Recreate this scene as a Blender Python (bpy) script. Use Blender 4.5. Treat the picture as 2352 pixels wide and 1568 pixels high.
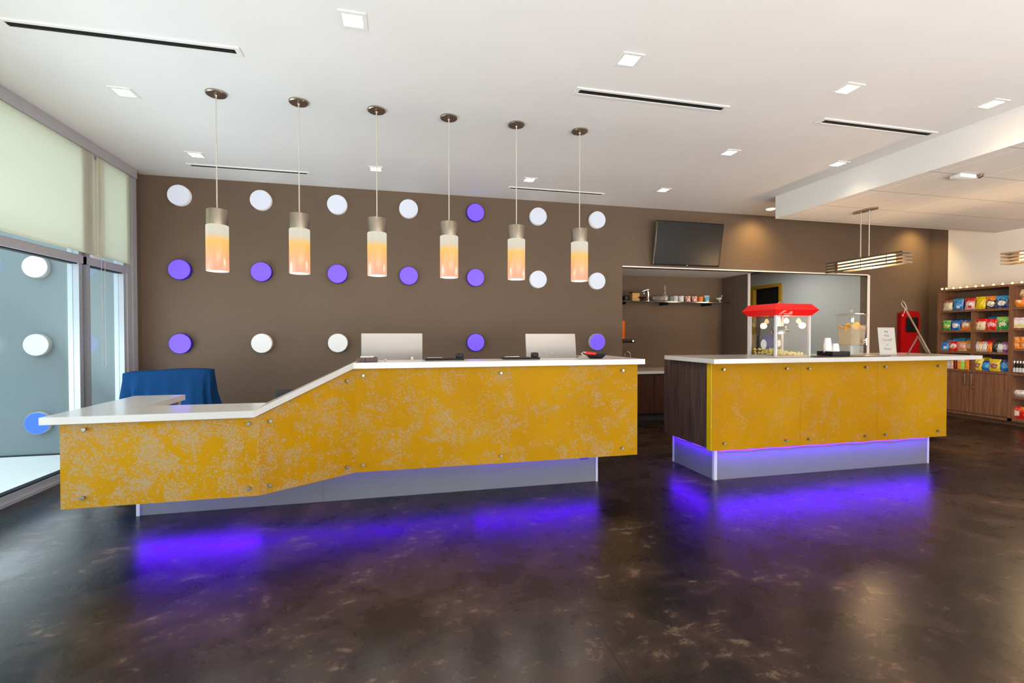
import bpy, bmesh, math, random
from mathutils import Vector, Matrix
random.seed(7)
for o in list(bpy.data.objects): bpy.data.objects.remove(o, do_unlink=True)
SC = bpy.context.scene
C = SC.collection
PI = math.pi

# ------------------------------------------------------------------ camera
cd = bpy.data.cameras.new('camera'); cam = bpy.data.objects.new('camera', cd); C.objects.link(cam)
cd.sensor_width = 36.0; cd.lens = 1089.7 * 36.0 / 2352.0; cd.clip_start = 0.05; cd.clip_end = 200
YAW, PITCH, ROLL, CH = -0.2303, -0.0146, -0.0004, 1.29
def cam_axes():
    cy, sy = math.cos(YAW), math.sin(YAW)
    fw = Vector((-sy * math.cos(PITCH), cy * math.cos(PITCH), math.sin(PITCH)))
    r0 = Vector((cy, sy, 0)); u0 = r0.cross(fw); c, s = math.cos(ROLL), math.sin(ROLL)
    return c * r0 + s * u0, -s * r0 + c * u0, fw
AR, AU, AF = cam_axes()
cam.matrix_world = Matrix(((AR.x, AU.x, -AF.x, 0), (AR.y, AU.y, -AF.y, 0), (AR.z, AU.z, -AF.z, CH), (0, 0, 0, 1)))
SC.camera = cam
def at(x, y, ax, v):
    """point where the sight line of a photograph pixel meets a world plane (used for surveying positions)"""
    d = AF + AR * ((x - 1176) / 1089.7) - AU * ((y - 784) / 1089.7)
    o = Vector((0, 0, CH)); i = 'xyz'.index(ax)
    return o + d * ((v - o[i]) / d[i])

# ------------------------------------------------------------------ view, world, large lights
SC.view_settings.view_transform = 'Standard'; SC.view_settings.look = 'None'
SC.view_settings.gamma = 1; SC.view_settings.exposure = 0.0; SC.view_settings.use_curve_mapping = False
w = bpy.data.worlds.new('world'); SC.world = w; w.use_nodes = True
nt = w.node_tree; nt.nodes.clear()
wo = nt.nodes.new('ShaderNodeOutputWorld'); bg = nt.nodes.new('ShaderNodeBackground')
tc = nt.nodes.new('ShaderNodeTexCoord'); sx = nt.nodes.new('ShaderNodeSeparateXYZ'); cr = nt.nodes.new('ShaderNodeValToRGB')
cr.color_ramp.elements[0].position = 0.45; cr.color_ramp.elements[0].color = (.80, .82, .80, 1)
cr.color_ramp.elements[1].position = 0.55; cr.color_ramp.elements[1].color = (.72, .88, 1, 1)
ma = nt.nodes.new('ShaderNodeMath'); ma.operation = 'MULTIPLY_ADD'; ma.inputs[1].default_value = .5; ma.inputs[2].default_value = .5
nt.links.new(tc.outputs['Generated'], sx.inputs[0]); nt.links.new(sx.outputs['Z'], ma.inputs[0])
nt.links.new(ma.outputs[0], cr.inputs[0]); nt.links.new(cr.outputs[0], bg.inputs[0]); bg.inputs[1].default_value = 3.1
nt.links.new(bg.outputs[0], wo.inputs[0])

def light(name, kind, loc, power, color=(1, 1, 1), rot=(0, 0, 0), parent=None, **kw):
    l = bpy.data.lights.new(name, kind); l.energy = power; l.color = color
    for k, v in kw.items(): setattr(l, k, v)
    o = bpy.data.objects.new(name, l); C.objects.link(o); o.location = loc; o.rotation_euler = rot
    if parent: o.parent = parent; 
    return o
# added area lamps: fill at an invented front opening, daylight and fill at left windows
light('fill_front', 'AREA', (2.6, -2.45, .66), 12, (1.0, .97, .94), (PI / 2 + .2, 0, 0), shape='RECTANGLE', size=10.5, size_y=1.1)
light('ceiling_fill_front', 'AREA', (3.6, -2.4, .6), 530, (1.0, .95, .91), (PI / 2 + 1.2, 0, 0), shape='RECTANGLE', size=8.8, size_y=1.1)  # added fill aimed upward to brighten the ceiling
light('bounce_fill_window', 'AREA', (-3.25, 1.3, .75), 52, (.97, .97, 1.0), (PI / 2 + .85, 0, -PI / 2), shape='RECTANGLE', size=6.6, size_y=1.3)  # stands in for patio bounce, added to lift the ceiling
light('daylight_window', 'AREA', (-3.25, 1.2, 1.4), 45, (.66, .85, 1.0), (PI / 2 - .1, 0, -PI / 2), shape='RECTANGLE', size=5.6, size_y=2.0)
light('bounce_fill_window', 'AREA', (-3.3, 4.6, .75), 38, (.85, .95, 1.0), (PI / 2 + .75, 0, -PI / 2), shape='RECTANGLE', size=2.4, size_y=1.3)

# ------------------------------------------------------------------ materials
def lin(c):
    if isinstance(c, str):
        c = [int(c[i:i + 2], 16) / 255 for i in (0, 2, 4)]
        c = [x / 12.92 if x <= .04045 else ((x + .055) / 1.055) ** 2.4 for x in c]
    return (c[0], c[1], c[2], 1)
class NT:
    def __init__(s, name):
        s.m = bpy.data.materials.new(name); s.m.use_nodes = True; s.t = s.m.node_tree
        s.p = s.t.nodes['Principled BSDF']; s.out = s.t.nodes['Material Output']
    def n(s, k, **kw):
        a = s.t.nodes.new(k)
        for q, v in kw.items():
            if q in a.inputs.keys() if hasattr(a.inputs, 'keys') else False: a.inputs[q].default_value = v
            else: setattr(a, q, v)
        return a
    def l(s, a, b): s.t.links.new(a, b)
    def obj(s): return s.n('ShaderNodeTexCoord').outputs['Object']
    def noise(s, vec, scale, detail=2, rough=.5, dist=0):
        a = s.n('ShaderNodeTexNoise'); a.inputs['Scale'].default_value = scale; a.inputs['Detail'].default_value = detail
        a.inputs['Roughness'].default_value = rough; a.inputs['Distortion'].default_value = dist
        if vec is not None: s.l(vec, a.inputs['Vector'])
        return a.outputs['Fac']
    def ramp(s, f, stops, interp='LINEAR'):
        a = s.n('ShaderNodeValToRGB'); r = a.color_ramp; r.interpolation = interp
        while len(r.elements) < len(stops): r.elements.new(.5)
        for e, (p, c) in zip(r.elements, stops):
            e.position = p; e.color = lin(c) if not isinstance(c, (int, float)) else (c, c, c, 1)
        s.l(f, a.inputs[0]); return a.outputs[0]
    def math(s, op, a, b=None, c=None, clamp=False):
        q = s.n('ShaderNodeMath'); q.operation = op; q.use_clamp = clamp
        for i, v in enumerate((a, b, c)):
            if v is None: continue
            if isinstance(v, (int, float)): q.inputs[i].default_value = v
            else: s.l(v, q.inputs[i])
        return q.outputs[0]
    def mix(s, f, a, b):
        q = s.n('ShaderNodeMix'); q.data_type = 'RGBA'
        for i, v in ((0, f), (6, a), (7, b)):
            if isinstance(v, (int, float)): q.inputs[i].default_value = v
            elif isinstance(v, (tuple, str, list)): q.inputs[i].default_value = lin(v)
            else: s.l(v, q.inputs[i])
        return q.outputs[2]
    def scale(s, vec, v):
        a = s.n('ShaderNodeMapping'); s.l(vec, a.inputs[0]); a.inputs['Scale'].default_value = v; return a.outputs[0]
    def bump(s, h, st=.2, d=.01):
        b = s.n('ShaderNodeBump'); b.inputs['Strength'].default_value = st; b.inputs['Distance'].default_value = d
        s.l(h, b.inputs['Height']); s.l(b.outputs[0], s.p.inputs['Normal'])
def mat(name, col, rough=.5, metal=0, var=.06, vs=14, emit=None, es=1, bump=0, coat=0, alpha=1):
    n = NT(name); p = n.p; c = lin(col)
    if var:
        f = n.noise(n.obj(), vs, 3)
        d = tuple(x * (1 - var) for x in c[:3]); b = tuple(min(1, x * (1 + var)) for x in c[:3])
        n.l(n.mix(f, d, b), p.inputs['Base Color'])
        if bump: n.bump(n.noise(n.obj(), vs * 12, 2), bump, .003)
    else: p.inputs['Base Color'].default_value = c
    p.inputs['Roughness'].default_value = rough; p.inputs['Metallic'].default_value = metal
    if not metal and rough > .3: p.inputs['Specular IOR Level'].default_value = .25
    if coat: p.inputs['Coat Weight'].default_value = coat; p.inputs['Coat Roughness'].default_value = .08
    if emit is not None: p.inputs['Emission Color'].default_value = lin(emit); p.inputs['Emission Strength'].default_value = es
    if alpha < 1: p.inputs['Alpha'].default_value = alpha
    return n.m
def glass(name, tint=(1, 1, 1), refl=.06, rough=0.0, dens=0.0, dcol=(1, 1, 1)):
    """thin clear sheet: mostly transparent, fresnel reflection"""
    n = NT(name); t = n.t
    tr = n.n('ShaderNodeBsdfTransparent'); tr.inputs[0].default_value = (*tint, 1)
    gl = n.n('ShaderNodeBsdfGlossy'); gl.inputs['Roughness'].default_value = rough
    lw = n.n('ShaderNodeLayerWeight'); lw.inputs[0].default_value = .5
    mx = n.n('ShaderNodeMixShader'); n.l(n.math('ADD', n.math('MULTIPLY', n.math('POWER', lw.outputs['Facing'], 4), .7), refl, clamp=True), mx.inputs[0]); n.l(tr.outputs[0], mx.inputs[1]); n.l(gl.outputs[0], mx.inputs[2])
    last = mx.outputs[0]
    if dens:
        df = n.n('ShaderNodeBsdfDiffuse'); df.inputs[0].default_value = lin(dcol); m2 = n.n('ShaderNodeMixShader'); m2.inputs[0].default_value = dens
        n.l(last, m2.inputs[1]); n.l(df.outputs[0], m2.inputs[2]); last = m2.outputs[0]
    n.l(last, n.out.inputs[0]); return n.m
M = {}
def wallpaint(name, col, b=.15):
    n = NT(name); o = n.obj(); c = lin(col)
    f = n.noise(o, 1.3, 3); n.l(n.mix(f, tuple(x * .95 for x in c[:3]), tuple(min(1, x * 1.05) for x in c[:3])), n.p.inputs['Base Color'])
    n.p.inputs['Roughness'].default_value = .62; n.p.inputs['Specular IOR Level'].default_value = .12; n.bump(n.noise(o, 180, 2), b, .002); return n.m
M['brown'] = wallpaint('brown_wall_paint', (.150, .104, .073))
M['white'] = wallpaint('white_wall_paint', (.88, .85, .81))
M['ceil'] = wallpaint('white_ceiling_paint', (.88, .855, .84), .1)
M['nichewhite'] = wallpaint('niche_ceiling_paint', (.90, .86, .80), .1)
M['hallgrey'] = wallpaint('hall_grey_paint', (.42, .42, .38))
def mfloor():
    n = NT('stained_concrete'); o = n.obj()
    big = n.noise(o, .55, 5, .6, .6); mid = n.noise(o, 2.6, 8, .68, .35); fine = n.noise(n.scale(o, (1, 1.5, 1)), 10, 10, .78, .4)
    f = n.math('ADD', n.math('MULTIPLY', big, .5), n.math('MULTIPLY', mid, .5))
    base = n.ramp(f, [(.38, (.004, .003, .0026)), (.48, (.011, .007, .006)), (.56, (.033, .019, .012)), (.67, (.09, .048, .027))])
    fl = n.ramp(n.math('ADD', n.math('MULTIPLY', fine, .62), n.math('MULTIPLY', mid, .38)), [(.55, 0.), (.63, 1.)])
    col = n.mix(n.math('MULTIPLY', fl, .6), base, (.21, .14, .085))
    sp = n.n('ShaderNodeSeparateXYZ'); n.l(o, sp.inputs[0])
    j = None
    for x0 in (.828, 2.95):
        a = n.math('LESS_THAN', n.math('ABSOLUTE', n.math('SUBTRACT', sp.outputs[0], x0)), .004 if x0 < 1 else .0025)
        j = a if j is None else n.math('MAXIMUM', j, a)
    n.l(n.mix(j, col, (.012, .009, .007)), n.p.inputs['Base Color'])
    n.l(n.math('ADD', n.math('MULTIPLY', mid, .34), .12), n.p.inputs['Roughness'])
    n.p.inputs['Specular IOR Level'].default_value = .26
    n.bump(n.noise(o, 9, 6, .6), .035, .02); return n.m
M['floor'] = mfloor()
def mtile():
    n = NT('ceiling_tiles'); o = n.obj(); sp = n.n('ShaderNodeSeparateXYZ'); n.l(o, sp.inputs[0])
    def grid(s, off, per, wd): return n.math('LESS_THAN', n.math('ABSOLUTE', n.math('SUBTRACT', n.math('PINGPONG', n.math('SUBTRACT', s, off), per / 2), 0)), wd)
    gx = grid(sp.outputs[0], 5.00, .565, .009); gy = grid(sp.outputs[1], 3.487, .60, .006)
    c = n.mix(gx, (.74, .70, .67), (.86, .83, .80)); c = n.mix(gy, c, (.42, .39, .36))
    n.l(c, n.p.inputs['Base Color']); n.p.inputs['Roughness'].default_value = .85; n.bump(n.noise(o, 220, 2), .2, .002); return n.m
M['tile'] = mtile()
def mpanel(name, speck, thr, slope=0.0):
    n = NT(name); o = n.obj()
    cl = n.noise(o, 6.5, 8, .70, .3)
    sp = n.n('ShaderNodeSeparateXYZ'); n.l(o, sp.inputs[0])
    m1 = n.ramp(n.math('SUBTRACT', cl, n.math('MULTIPLY', sp.outputs[0], slope)), [(thr - .07, 0.), (thr + .13, .85)])
    big = n.noise(o, 1.2, 2)
    yc = n.ramp(big, [(.3, (.355, .165, .0)), (.7, (.43, .22, .0))])
    P = .0105      # staggered perforations
    u = n.math('DIVIDE', n.math('ADD', sp.outputs[0], n.math('MULTIPLY', sp.outputs[1], .35)), P); v = n.math('DIVIDE', sp.outputs[2], P * .87)
    row = n.math('MODULO', n.math('FLOOR', v), 2); u2 = n.math('ADD', u, n.math('MULTIPLY', row, .5))
    du = n.math('SUBTRACT', n.math('FRACT', u2), .5); dv = n.math('SUBTRACT', n.math('FRACT', v), .5)
    r2 = n.math('ADD', n.math('MULTIPLY', du, du), n.math('MULTIPLY', dv, dv))
    cx = n.n('ShaderNodeCombineXYZ'); n.l(n.math('FLOOR', u2), cx.inputs[0]); n.l(n.math('FLOOR', v), cx.inputs[1])
    wn = n.n('ShaderNodeTexWhiteNoise'); wn.noise_dimensions = '2D'; n.l(cx.outputs[0], wn.inputs['Vector'])
    on = n.math('GREATER_THAN', n.math('MULTIPLY', m1, 1.05), wn.outputs['Value'])
    wn2 = n.n('ShaderNodeTexWhiteNoise'); wn2.noise_dimensions = '3D'; n.l(cx.outputs[0], wn2.inputs['Vector'])
    dot = n.math('MULTIPLY', n.ramp(r2, [(.10, 1.), (.20, .2)]), n.math('ADD', n.math('MULTIPLY', wn2.outputs['Value'], .6), .4))
    mk = n.math('ADD', n.math('MULTIPLY', n.math('MULTIPLY', on, dot), .85), n.math('MULTIPLY', m1, .18), clamp=True)
    n.l(n.mix(n.math('MULTIPLY', mk, speck), yc, (.30, .265, .215)), n.p.inputs['Base Color'])
    n.p.inputs['Roughness'].default_value = .5; n.p.inputs['Specular IOR Level'].default_value = .08
    return n.m
M['panelA'] = mpanel('yellow_honeycomb_heavy', 1.0, .525, .02)
M['panelB'] = mpanel('yellow_honeycomb_mid', .8, .53, .02)
M['panelC'] = mpanel('yellow_honeycomb_light', .34, .55)
def mwood(name, a, b, sc=(26, 26, 1.2), rough=.42):
    n = NT(name); o = n.obj(); f = n.noise(n.scale(o, sc), 1.6, 6, .62, .4); g = n.noise(n.scale(o, (sc[0] * 4, sc[1] * 4, sc[2] * 2)), 2, 3)
    f = n.math('ADD', n.math('MULTIPLY', f, .75), n.math('MULTIPLY', g, .25))
    n.l(n.ramp(f, [(.36, a), (.64, b)]), n.p.inputs['Base Color']); n.p.inputs['Roughness'].default_value = rough; n.p.inputs['Specular IOR Level'].default_value = .25; return n.m
M['darkwood'] = mwood('dark_wood_laminate', (.035, .02, .018), (.115, .07, .06))
M['walnut'] = mwood('walnut_laminate', (.15, .066, .034), (.27, .135, .075))
M['walnutdark'] = mat('walnut_inner', (.10, .05, .03), .5)
M['cabwood'] = mwood('mahogany_laminate', (.022, .006, .004), (.06, .02, .012))
M['quartz'] = mat('white_quartz', (.54, .52, .49), .16, var=.03, vs=60)
M['plinth'] = mat('grey_laminate_plinth', (.165, .17, .18), .4, var=.03)
M['plinth_edge'] = mat('white_edge_trim', (.50, .52, .54), .35, var=0)
M['alu'] = mat('anodised_aluminium', (.46, .46, .49), .4, .25, .04)
M['alulight'] = mat('bright_aluminium', (.36, .39, .42), .35, .2, .03)
M['gasket'] = mat('black_gasket', (.02, .022, .025), .6, var=0)
M['nickel'] = mat('brushed_nickel', (.44, .37, .29), .28, 1, .08, 90)
M['steel'] = mat('polished_steel', (.72, .70, .66), .15, 1, .02)
M['louvre'] = mat('louvre_metal', (.26, .21, .165), .34, .8, .05)
M['bronze'] = mat('dark_bronze', (.15, .125, .11), .45, .3)
M['bolt'] = mat('satin_bolt', (.30, .28, .25), .35, .85, .02)
M['black'] = mat('black_plastic', (.012, .011, .011), .35, var=.1)
M['darkgrey'] = mat('dark_grey_fabric', (.03, .034, .034), .7)
M['whitep'] = mat('white_plastic', (.50, .47, .44), .4, var=.02)
M['monwhite'] = mat('white_monitor_shell', (.34, .32, .30), .5, var=.02)
M['frame'] = mat('white_frame', (.86, .84, .81), .5, var=0)
M['paper'] = mat('white_paper', (.60, .57, .56), .8, var=.03)
M['ink'] = mat('grey_ink', (.16, .15, .15), .8, var=0)
M['slot'] = mat('duct_shade', (.012, .010, .008), .8, var=0)
M['cord'] = mat('pale_cord', (.55, .50, .42), .5, var=0)
M['blue'] = mat('blue_cloth', (.0005, .036, .125), .95, var=.12, vs=5)
M['red'] = mat('red_plastic', (.80, .008, .006), .35, var=.04)
M['redpaint'] = mat('red_painted_metal', (.42, .004, .006), .35, var=.04)
M['yellow'] = mat('yellow_edge', (.62, .40, .005), .4, var=.03)
M['yframe'] = mat('ochre_door_frame', (.36, .20, .01), .5, var=.05)
M['void'] = mat('doorway_shade_black', (.006, .004, .004), .9, var=0)
M['screen'] = mat('television_screen', (.006, .0065, .007), .31, var=0)
M['glass'] = glass('window_glass', (.92, .965, .97), .02)
M['clear'] = glass('clear_acrylic', (.95, .95, .93), .05, .02)
M['clear2'] = glass('frosty_acrylic', (.93, .92, .88), .12, .05, .12, (.85, .83, .78))
M['shelfglass'] = mat('smoked_glass_shelf', (.012, .014, .010), .1, var=0)
M['lens'] = mat('downlight_lens', (1, .95, .85), .5, var=0, emit=(1, .86, .66), es=7)
M['lensW'] = mat('warm_downlight_lens', (1, .9, .7), .5, var=0, emit=(1, .66, .30), es=16)
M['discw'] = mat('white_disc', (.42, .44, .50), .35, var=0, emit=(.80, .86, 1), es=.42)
M['discw2'] = mat('white_disc_faint_glow', (.62, .61, .60), .4, var=0, emit=(1, .98, .96), es=.24)  # faint emission added so plain white discs and rims look brighter
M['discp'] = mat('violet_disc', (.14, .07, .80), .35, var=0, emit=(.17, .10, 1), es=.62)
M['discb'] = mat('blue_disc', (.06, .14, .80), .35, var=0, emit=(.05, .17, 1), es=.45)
M['discside'] = mat('violet_disc_side', (.05, .02, .35), .4, var=0)
M['led'] = mat('violet_led', (.3, .1, 1), .5, var=0, emit=(.12, .03, 1), es=1.6)
M['stucco'] = wallpaint('exterior_stucco', (.205, .235, .235), .5)
M['patio'] = mat('pale_patio', (.86, .82, .76), .9, var=.04, vs=3)

# ------------------------------------------------------------------ mesh helpers
def box(bm, a, b, mi=0, bev=0):
    x0, y0, z0 = a; x1, y1, z1 = b
    vs = [bm.verts.new(p) for p in ((x0, y0, z0), (x1, y0, z0), (x1, y1, z0), (x0, y1, z0), (x0, y0, z1), (x1, y0, z1), (x1, y1, z1), (x0, y1, z1))]
    fs = []
    for q in ((0, 3, 2, 1), (4, 5, 6, 7), (0, 1, 5, 4), (1, 2, 6, 5), (2, 3, 7, 6), (3, 0, 4, 7)):
        f = bm.faces.new([vs[i] for i in q]); f.material_index = mi; fs.append(f)
    if bev:
        es = list({e for f in fs for e in f.edges}); r = bmesh.ops.bevel(bm, geom=es, offset=bev, segments=2, affect='EDGES', profile=.5)
        for f in r['faces']: f.material_index = mi
def prism(bm, poly, z0, z1, mi=0):
    """poly: (x,y) or per vertex (x,y,z0,z1)"""
    lo = [bm.verts.new((p[0], p[1], p[2] if len(p) > 2 else z0)) for p in poly]
    hi = [bm.verts.new((p[0], p[1], p[3] if len(p) > 2 else z1)) for p in poly]
    n = len(poly)
    fs = [bm.faces.new(lo[::-1]), bm.faces.new(hi)] + [bm.faces.new((lo[i], lo[(i + 1) % n], hi[(i + 1) % n], hi[i])) for i in range(n)]
    for f in fs: f.material_index = mi
    bmesh.ops.recalc_face_normals(bm, faces=fs)
def lathe(bm, prof, seg=28, mi=0, c=(0, 0, 0), axis='z', smooth=True, cap=True):
    rings = []
    for r, h in prof:
        ring = []
        for k in range(seg):
            a = 2 * PI * k / seg; u, v = r * math.cos(a), r * math.sin(a)
            p = {'z': (u, v, h), 'y': (u, h, v), 'x': (h, u, v)}[axis]
            ring.append(bm.verts.new((c[0] + p[0], c[1] + p[1], c[2] + p[2])))
        rings.append(ring)
    fs = []
    for a, b in zip(rings, rings[1:]):
        for k in range(seg):
            f = bm.faces.new((a[k], a[(k + 1) % seg], b[(k + 1) % seg], b[k])); f.smooth = smooth; f.material_index = mi; fs.append(f)
    if cap:
        for r in (rings[0], rings[-1]):
            f = bm.faces.new(r); f.material_index = mi; fs.append(f)
    bmesh.ops.recalc_face_normals(bm, faces=fs)
def tube(bm, pts, r, seg=10, mi=0, closed=False):
    pts = [Vector(p) for p in pts]; rings = []
    n = len(pts)
    for i, p in enumerate(pts):
        t = (pts[min(i + 1, n - 1)] - pts[max(i - 1, 0)]).normalized()
        up = Vector((0, 0, 1)) if abs(t.z) < .9 else Vector((1, 0, 0)); a = t.cross(up).normalized(); b = t.cross(a)
        rr = r[i] if isinstance(r, (list, tuple)) else r
        rings.append([bm.verts.new(p + a * math.cos(2 * PI * k / seg) * rr + b * math.sin(2 * PI * k / seg) * rr) for k in range(seg)])
    fs = []
    for a, b in zip(rings, rings[1:]):
        for k in range(seg): f = bm.faces.new((a[k], a[(k + 1) % seg], b[(k + 1) % seg], b[k])); f.smooth = True; f.material_index = mi; fs.append(f)
    for rg in (rings[0], rings[-1]): f = bm.faces.new(rg); f.material_index = mi; fs.append(f)
    bmesh.ops.recalc_face_normals(bm, faces=fs)
def NB(): return bmesh.new()
def obj(name, bm, m, parent=None, loc=None, rot=None):
    me = bpy.data.meshes.new(name); bm.to_mesh(me); bm.free()
    for x in (m if isinstance(m, (list, tuple)) else [m]): me.materials.append(x)
    me.set_sharp_from_angle(angle=.7)
    o = bpy.data.objects.new(name, me); C.objects.link(o)
    if parent: o.parent = parent
    if loc: o.location = loc
    if rot: o.rotation_euler = rot
    return o
def bx(name, a, b, m, parent=None, bev=0, **k):
    bm = NB(); box(bm, a, b, 0, bev); return obj(name, bm, m, parent, **k)
def tag(o, label, cat, group=None, kind=None):
    o['label'] = label; o['category'] = cat
    if group: o['group'] = group
    if kind: o['kind'] = kind
    return o
def thing(name, label, cat, loc=(0, 0, 0), rz=0, group=None):
    o = bpy.data.objects.new(name, None); C.objects.link(o); o.location = loc; o.rotation_euler = (0, 0, rz); o.empty_display_size = .1
    return tag(o, label, cat, group)
def struct(name, bm, m, parent=None):
    o = obj(name, bm, m, parent)
    if not parent: o['kind'] = 'structure'
    return o
def sbox(name, a, b, m, parent=None):
    bm = NB(); box(bm, a, b); return struct(name, bm, m, parent)
def sempty(name, loc=(0, 0, 0)):
    o = bpy.data.objects.new(name, None); C.objects.link(o); o.location = loc; o['kind'] = 'structure'; return o
def dup(root, loc, label=None, group=None, rz=None):
    r = root.copy(); C.objects.link(r); r.location = loc
    if rz is not None: r.rotation_euler = (0, 0, rz)
    if label: r['label'] = label
    if group: r['group'] = group
    for ch in list(root.children):
        c = ch.copy(); C.objects.link(c); c.parent = r
        for g in list(ch.children):
            d = g.copy(); C.objects.link(d); d.parent = c
    return r

# ------------------------------------------------------------------ room
HC, YB, XL, XR, YF = 3.123, 6.28, -2.9, 8.8, -2.6
sbox('floor', (XL - .1, YF - .1, -.12), (9.2, 9.7, 0), M['floor'])
sbox('ceiling', (XL - .1, YF - .1, HC), (9.2, 6.48, HC + .15), M['ceil'])
bm = NB()
OX0, OX1, OZ = 3.10, 7.50, 2.265
box(bm, (XL - .15, YB, 0), (OX0, YB + .14, HC)); box(bm, (OX0, YB, OZ), (OX1, YB + .14, HC)); box(bm, (OX1, YB, 0), (9.2, YB + .14, HC))
struct('wall_back', bm, M['brown'])
sbox('wall_right', (XR, YF - .1, 0), (XR + .15, 6.0, HC), M['white'])
sbox('wall_right_painted', (XR - .002, 6.0, 0), (XR + .15, YB, HC), M['brown'])['kind'] = 'structure'
bm = NB(); box(bm, (XL - .1, YF - .15, 0), (-2.7, YF, HC)); box(bm, (8.0, YF - .15, 0), (8.9, YF, HC)); box(bm, (-2.7, YF - .15, 1.25), (8.0, YF, HC)); box(bm, (-2.7, YF - .15, 0), (8.0, YF, .08))  # unseen wall; low opening shaped so fill light rises to the ceiling
struct('wall_front', bm, M['white'])
sbox('wall_left', (XL - .12, 6.0, 0), (XL + .0, YB, HC), M['brown'])
# dropped tiled soffit
bm = NB(); box(bm, (4.86, YF, 2.83), (XR, 5.37, HC)); 
for f in bm.faces: f.material_index = 1 if f.normal.z < -.5 else 0
bm.normal_update()
for f in bm.faces: f.material_index = 1 if f.normal.z < -.5 else 0
struct('ceiling_lower', bm, [M['white'], M['tile']])
bx('smoke_detector', (5.19, 3.44, 2.79), (5.40, 3.54, 2.83), M['frame'], bev=.012)
tag(bpy.data.objects['smoke_detector'], 'flat white rectangular sensor box under the tiled ceiling with a curved arm', 'sensor')
bm = NB(); tube(bm, [(5.40 + .09 * math.sin(t), 3.44 + .06 * t - .05, 2.815) for t in (0, .4, .8, 1.2, 1.6)], .008); obj('sensor_arm', bm, M['nickel'], bpy.data.objects['smoke_detector'])
# niche
sbox('wall_niche_back', (3.0, 7.2, 0), (5.47, 7.3, 2.5), M['brown'])
sbox('wall_niche_left', (3.0, YB + .14, 0), (3.10, 7.2, 2.5), M['brown'])
sbox('wall_niche_right', (5.43, 6.57, 0), (5.475, 9.6, 2.6), M['brown'])
sbox('trim_1', (5.426, 6.555, 0), (5.47, 6.57, OZ), M['whitep'])
sbox('ceiling_niche', (3.05, YB + .005, OZ), (5.43, 7.22, OZ + .05), M['nichewhite'])
# corner beads of the opening
sbox('trim_2', (OX0 + .0, YB - .004, OZ - .006), (OX1, YB + .01, OZ + .012), M['nichewhite'])
sbox('trim_3', (OX1 - .012, YB - .005, 0), (OX1 + .03, YB + .008, OZ), M['nichewhite'])
# hallway behind the opening
bm = NB(); box(bm, (OX1, YB + .14, 0), (OX1 + .12, 8.10, 2.7)); box(bm, (OX1, 8.10, 2.33), (OX1 + .12, 9.6, 2.7)); box(bm, (OX1, 8.95, 0), (OX1 + .12, 9.6, 2.33))
struct('wall_hall_right', bm, M['hallgrey'])
sbox('wall_hall_back', (5.4, 9.5, 0), (7.7, 9.62, 2.7), M['brown'])
sbox('ceiling_hall', (5.43, YB + .14, 2.6), (7.62, 9.6, 2.7), M['brown'])
light('hall_fill_light', 'AREA', (6.5, 7.4, 2.59), 26, (.93, .97, 1.0), (0, 0, 0), shape='RECTANGLE', size=.6, size_y=.6)  # lamp added to brighten the hallway, without a fixture
d1 = sempty('door_1', (OX1, 8.5, 0))
bm = NB(); box(bm, (-.03, -.41, 0), (.06, -.345, 2.33)); box(bm, (-.03, .37, 0), (.06, .44, 2.33)); box(bm, (-.03, -.345, 2.265), (.06, .37, 2.33))
obj('door_frame', bm, M['yframe'], d1)
bx('doorway_shade', (.055, -.345, 0), (.075, .37, 2.265), M['void'], d1)  # black sheet stands in for the darkness beyond the doorway

# ------------------------------------------------------------------ window wall (left)
def window(name, y0, y1, shade=True):
    wn = sempty(name, (XL, y0, 0)); L = y1 - y0
    bm = NB()
    box(bm, (-.09, 0, 0), (.02, L, .026)); box(bm, (-.09, 0, .026), (0, L, .075)); 
    obj('sill_rail', bm, M['alu'], wn)
    bx('sill_gasket', (-.07, .05, .0751), (-.012, L - .05, .086), M['gasket'], wn)
    bx('transom', (-.09, 0, 1.955), (.01, L, 2.03), M['alu'], wn)
    bx('head_rail', (-.09, 0, 3.0), (.0, L, HC), M['alu'], wn)
    bx('transom_gasket', (-.07, .05, 1.945), (-.012, L - .05, 1.9549), M['gasket'], wn)
    for q in (0, L - .05):
        bx('jamb', (-.09, q, .0), (0, q + .05, 3.02), M['alulight'], wn)
    bx('pane', (-.052, .05, .075), (-.046, L - .05, 1.955), M['glass'], wn)
    bx('pane', (-.052, .05, 2.03), (-.046, L - .05, 3.0), M['glass'], wn)
    return wn
window('window_1', 3.35, 5.25); window('window_2', 5.315, 5.98)
bx('upper_mullion', (XL - .06, 5.42, 2.03), (XL - .002, 5.50, 3.02), M['frame'], bpy.data.objects['window_2'])
bpy.data.objects['upper_mullion'].matrix_parent_inverse = Matrix.Translation((-XL, -5.315, 0))
window('window_3', 1.40, 3.285); window('window_4', -.55, 1.335); window('window_5', -2.5, -.615)
for i, y in enumerate((5.25, 3.285, 1.335, -.615)):
    sbox('trim_%d' % (4 + i), (XL - .09, y, 0), (XL - .035, y + .065, 3.02), M['gasket'])
sbox('trim_8', (XL - .02, YF, 3.022), (XL + .05, 6.12, HC), M['alu'])
bm = NB(); box(bm, (XL - .08, 5.98, 0), (XL + .012, 6.06, 3.03)); box(bm, (XL - .08, 6.075, 0), (XL + .02, 6.16, 3.03)); box(bm, (XL - .08, 6.06, 0), (XL + .004, 6.075, 3.03))
struct('trim_9', bm, M['alu'])
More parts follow.
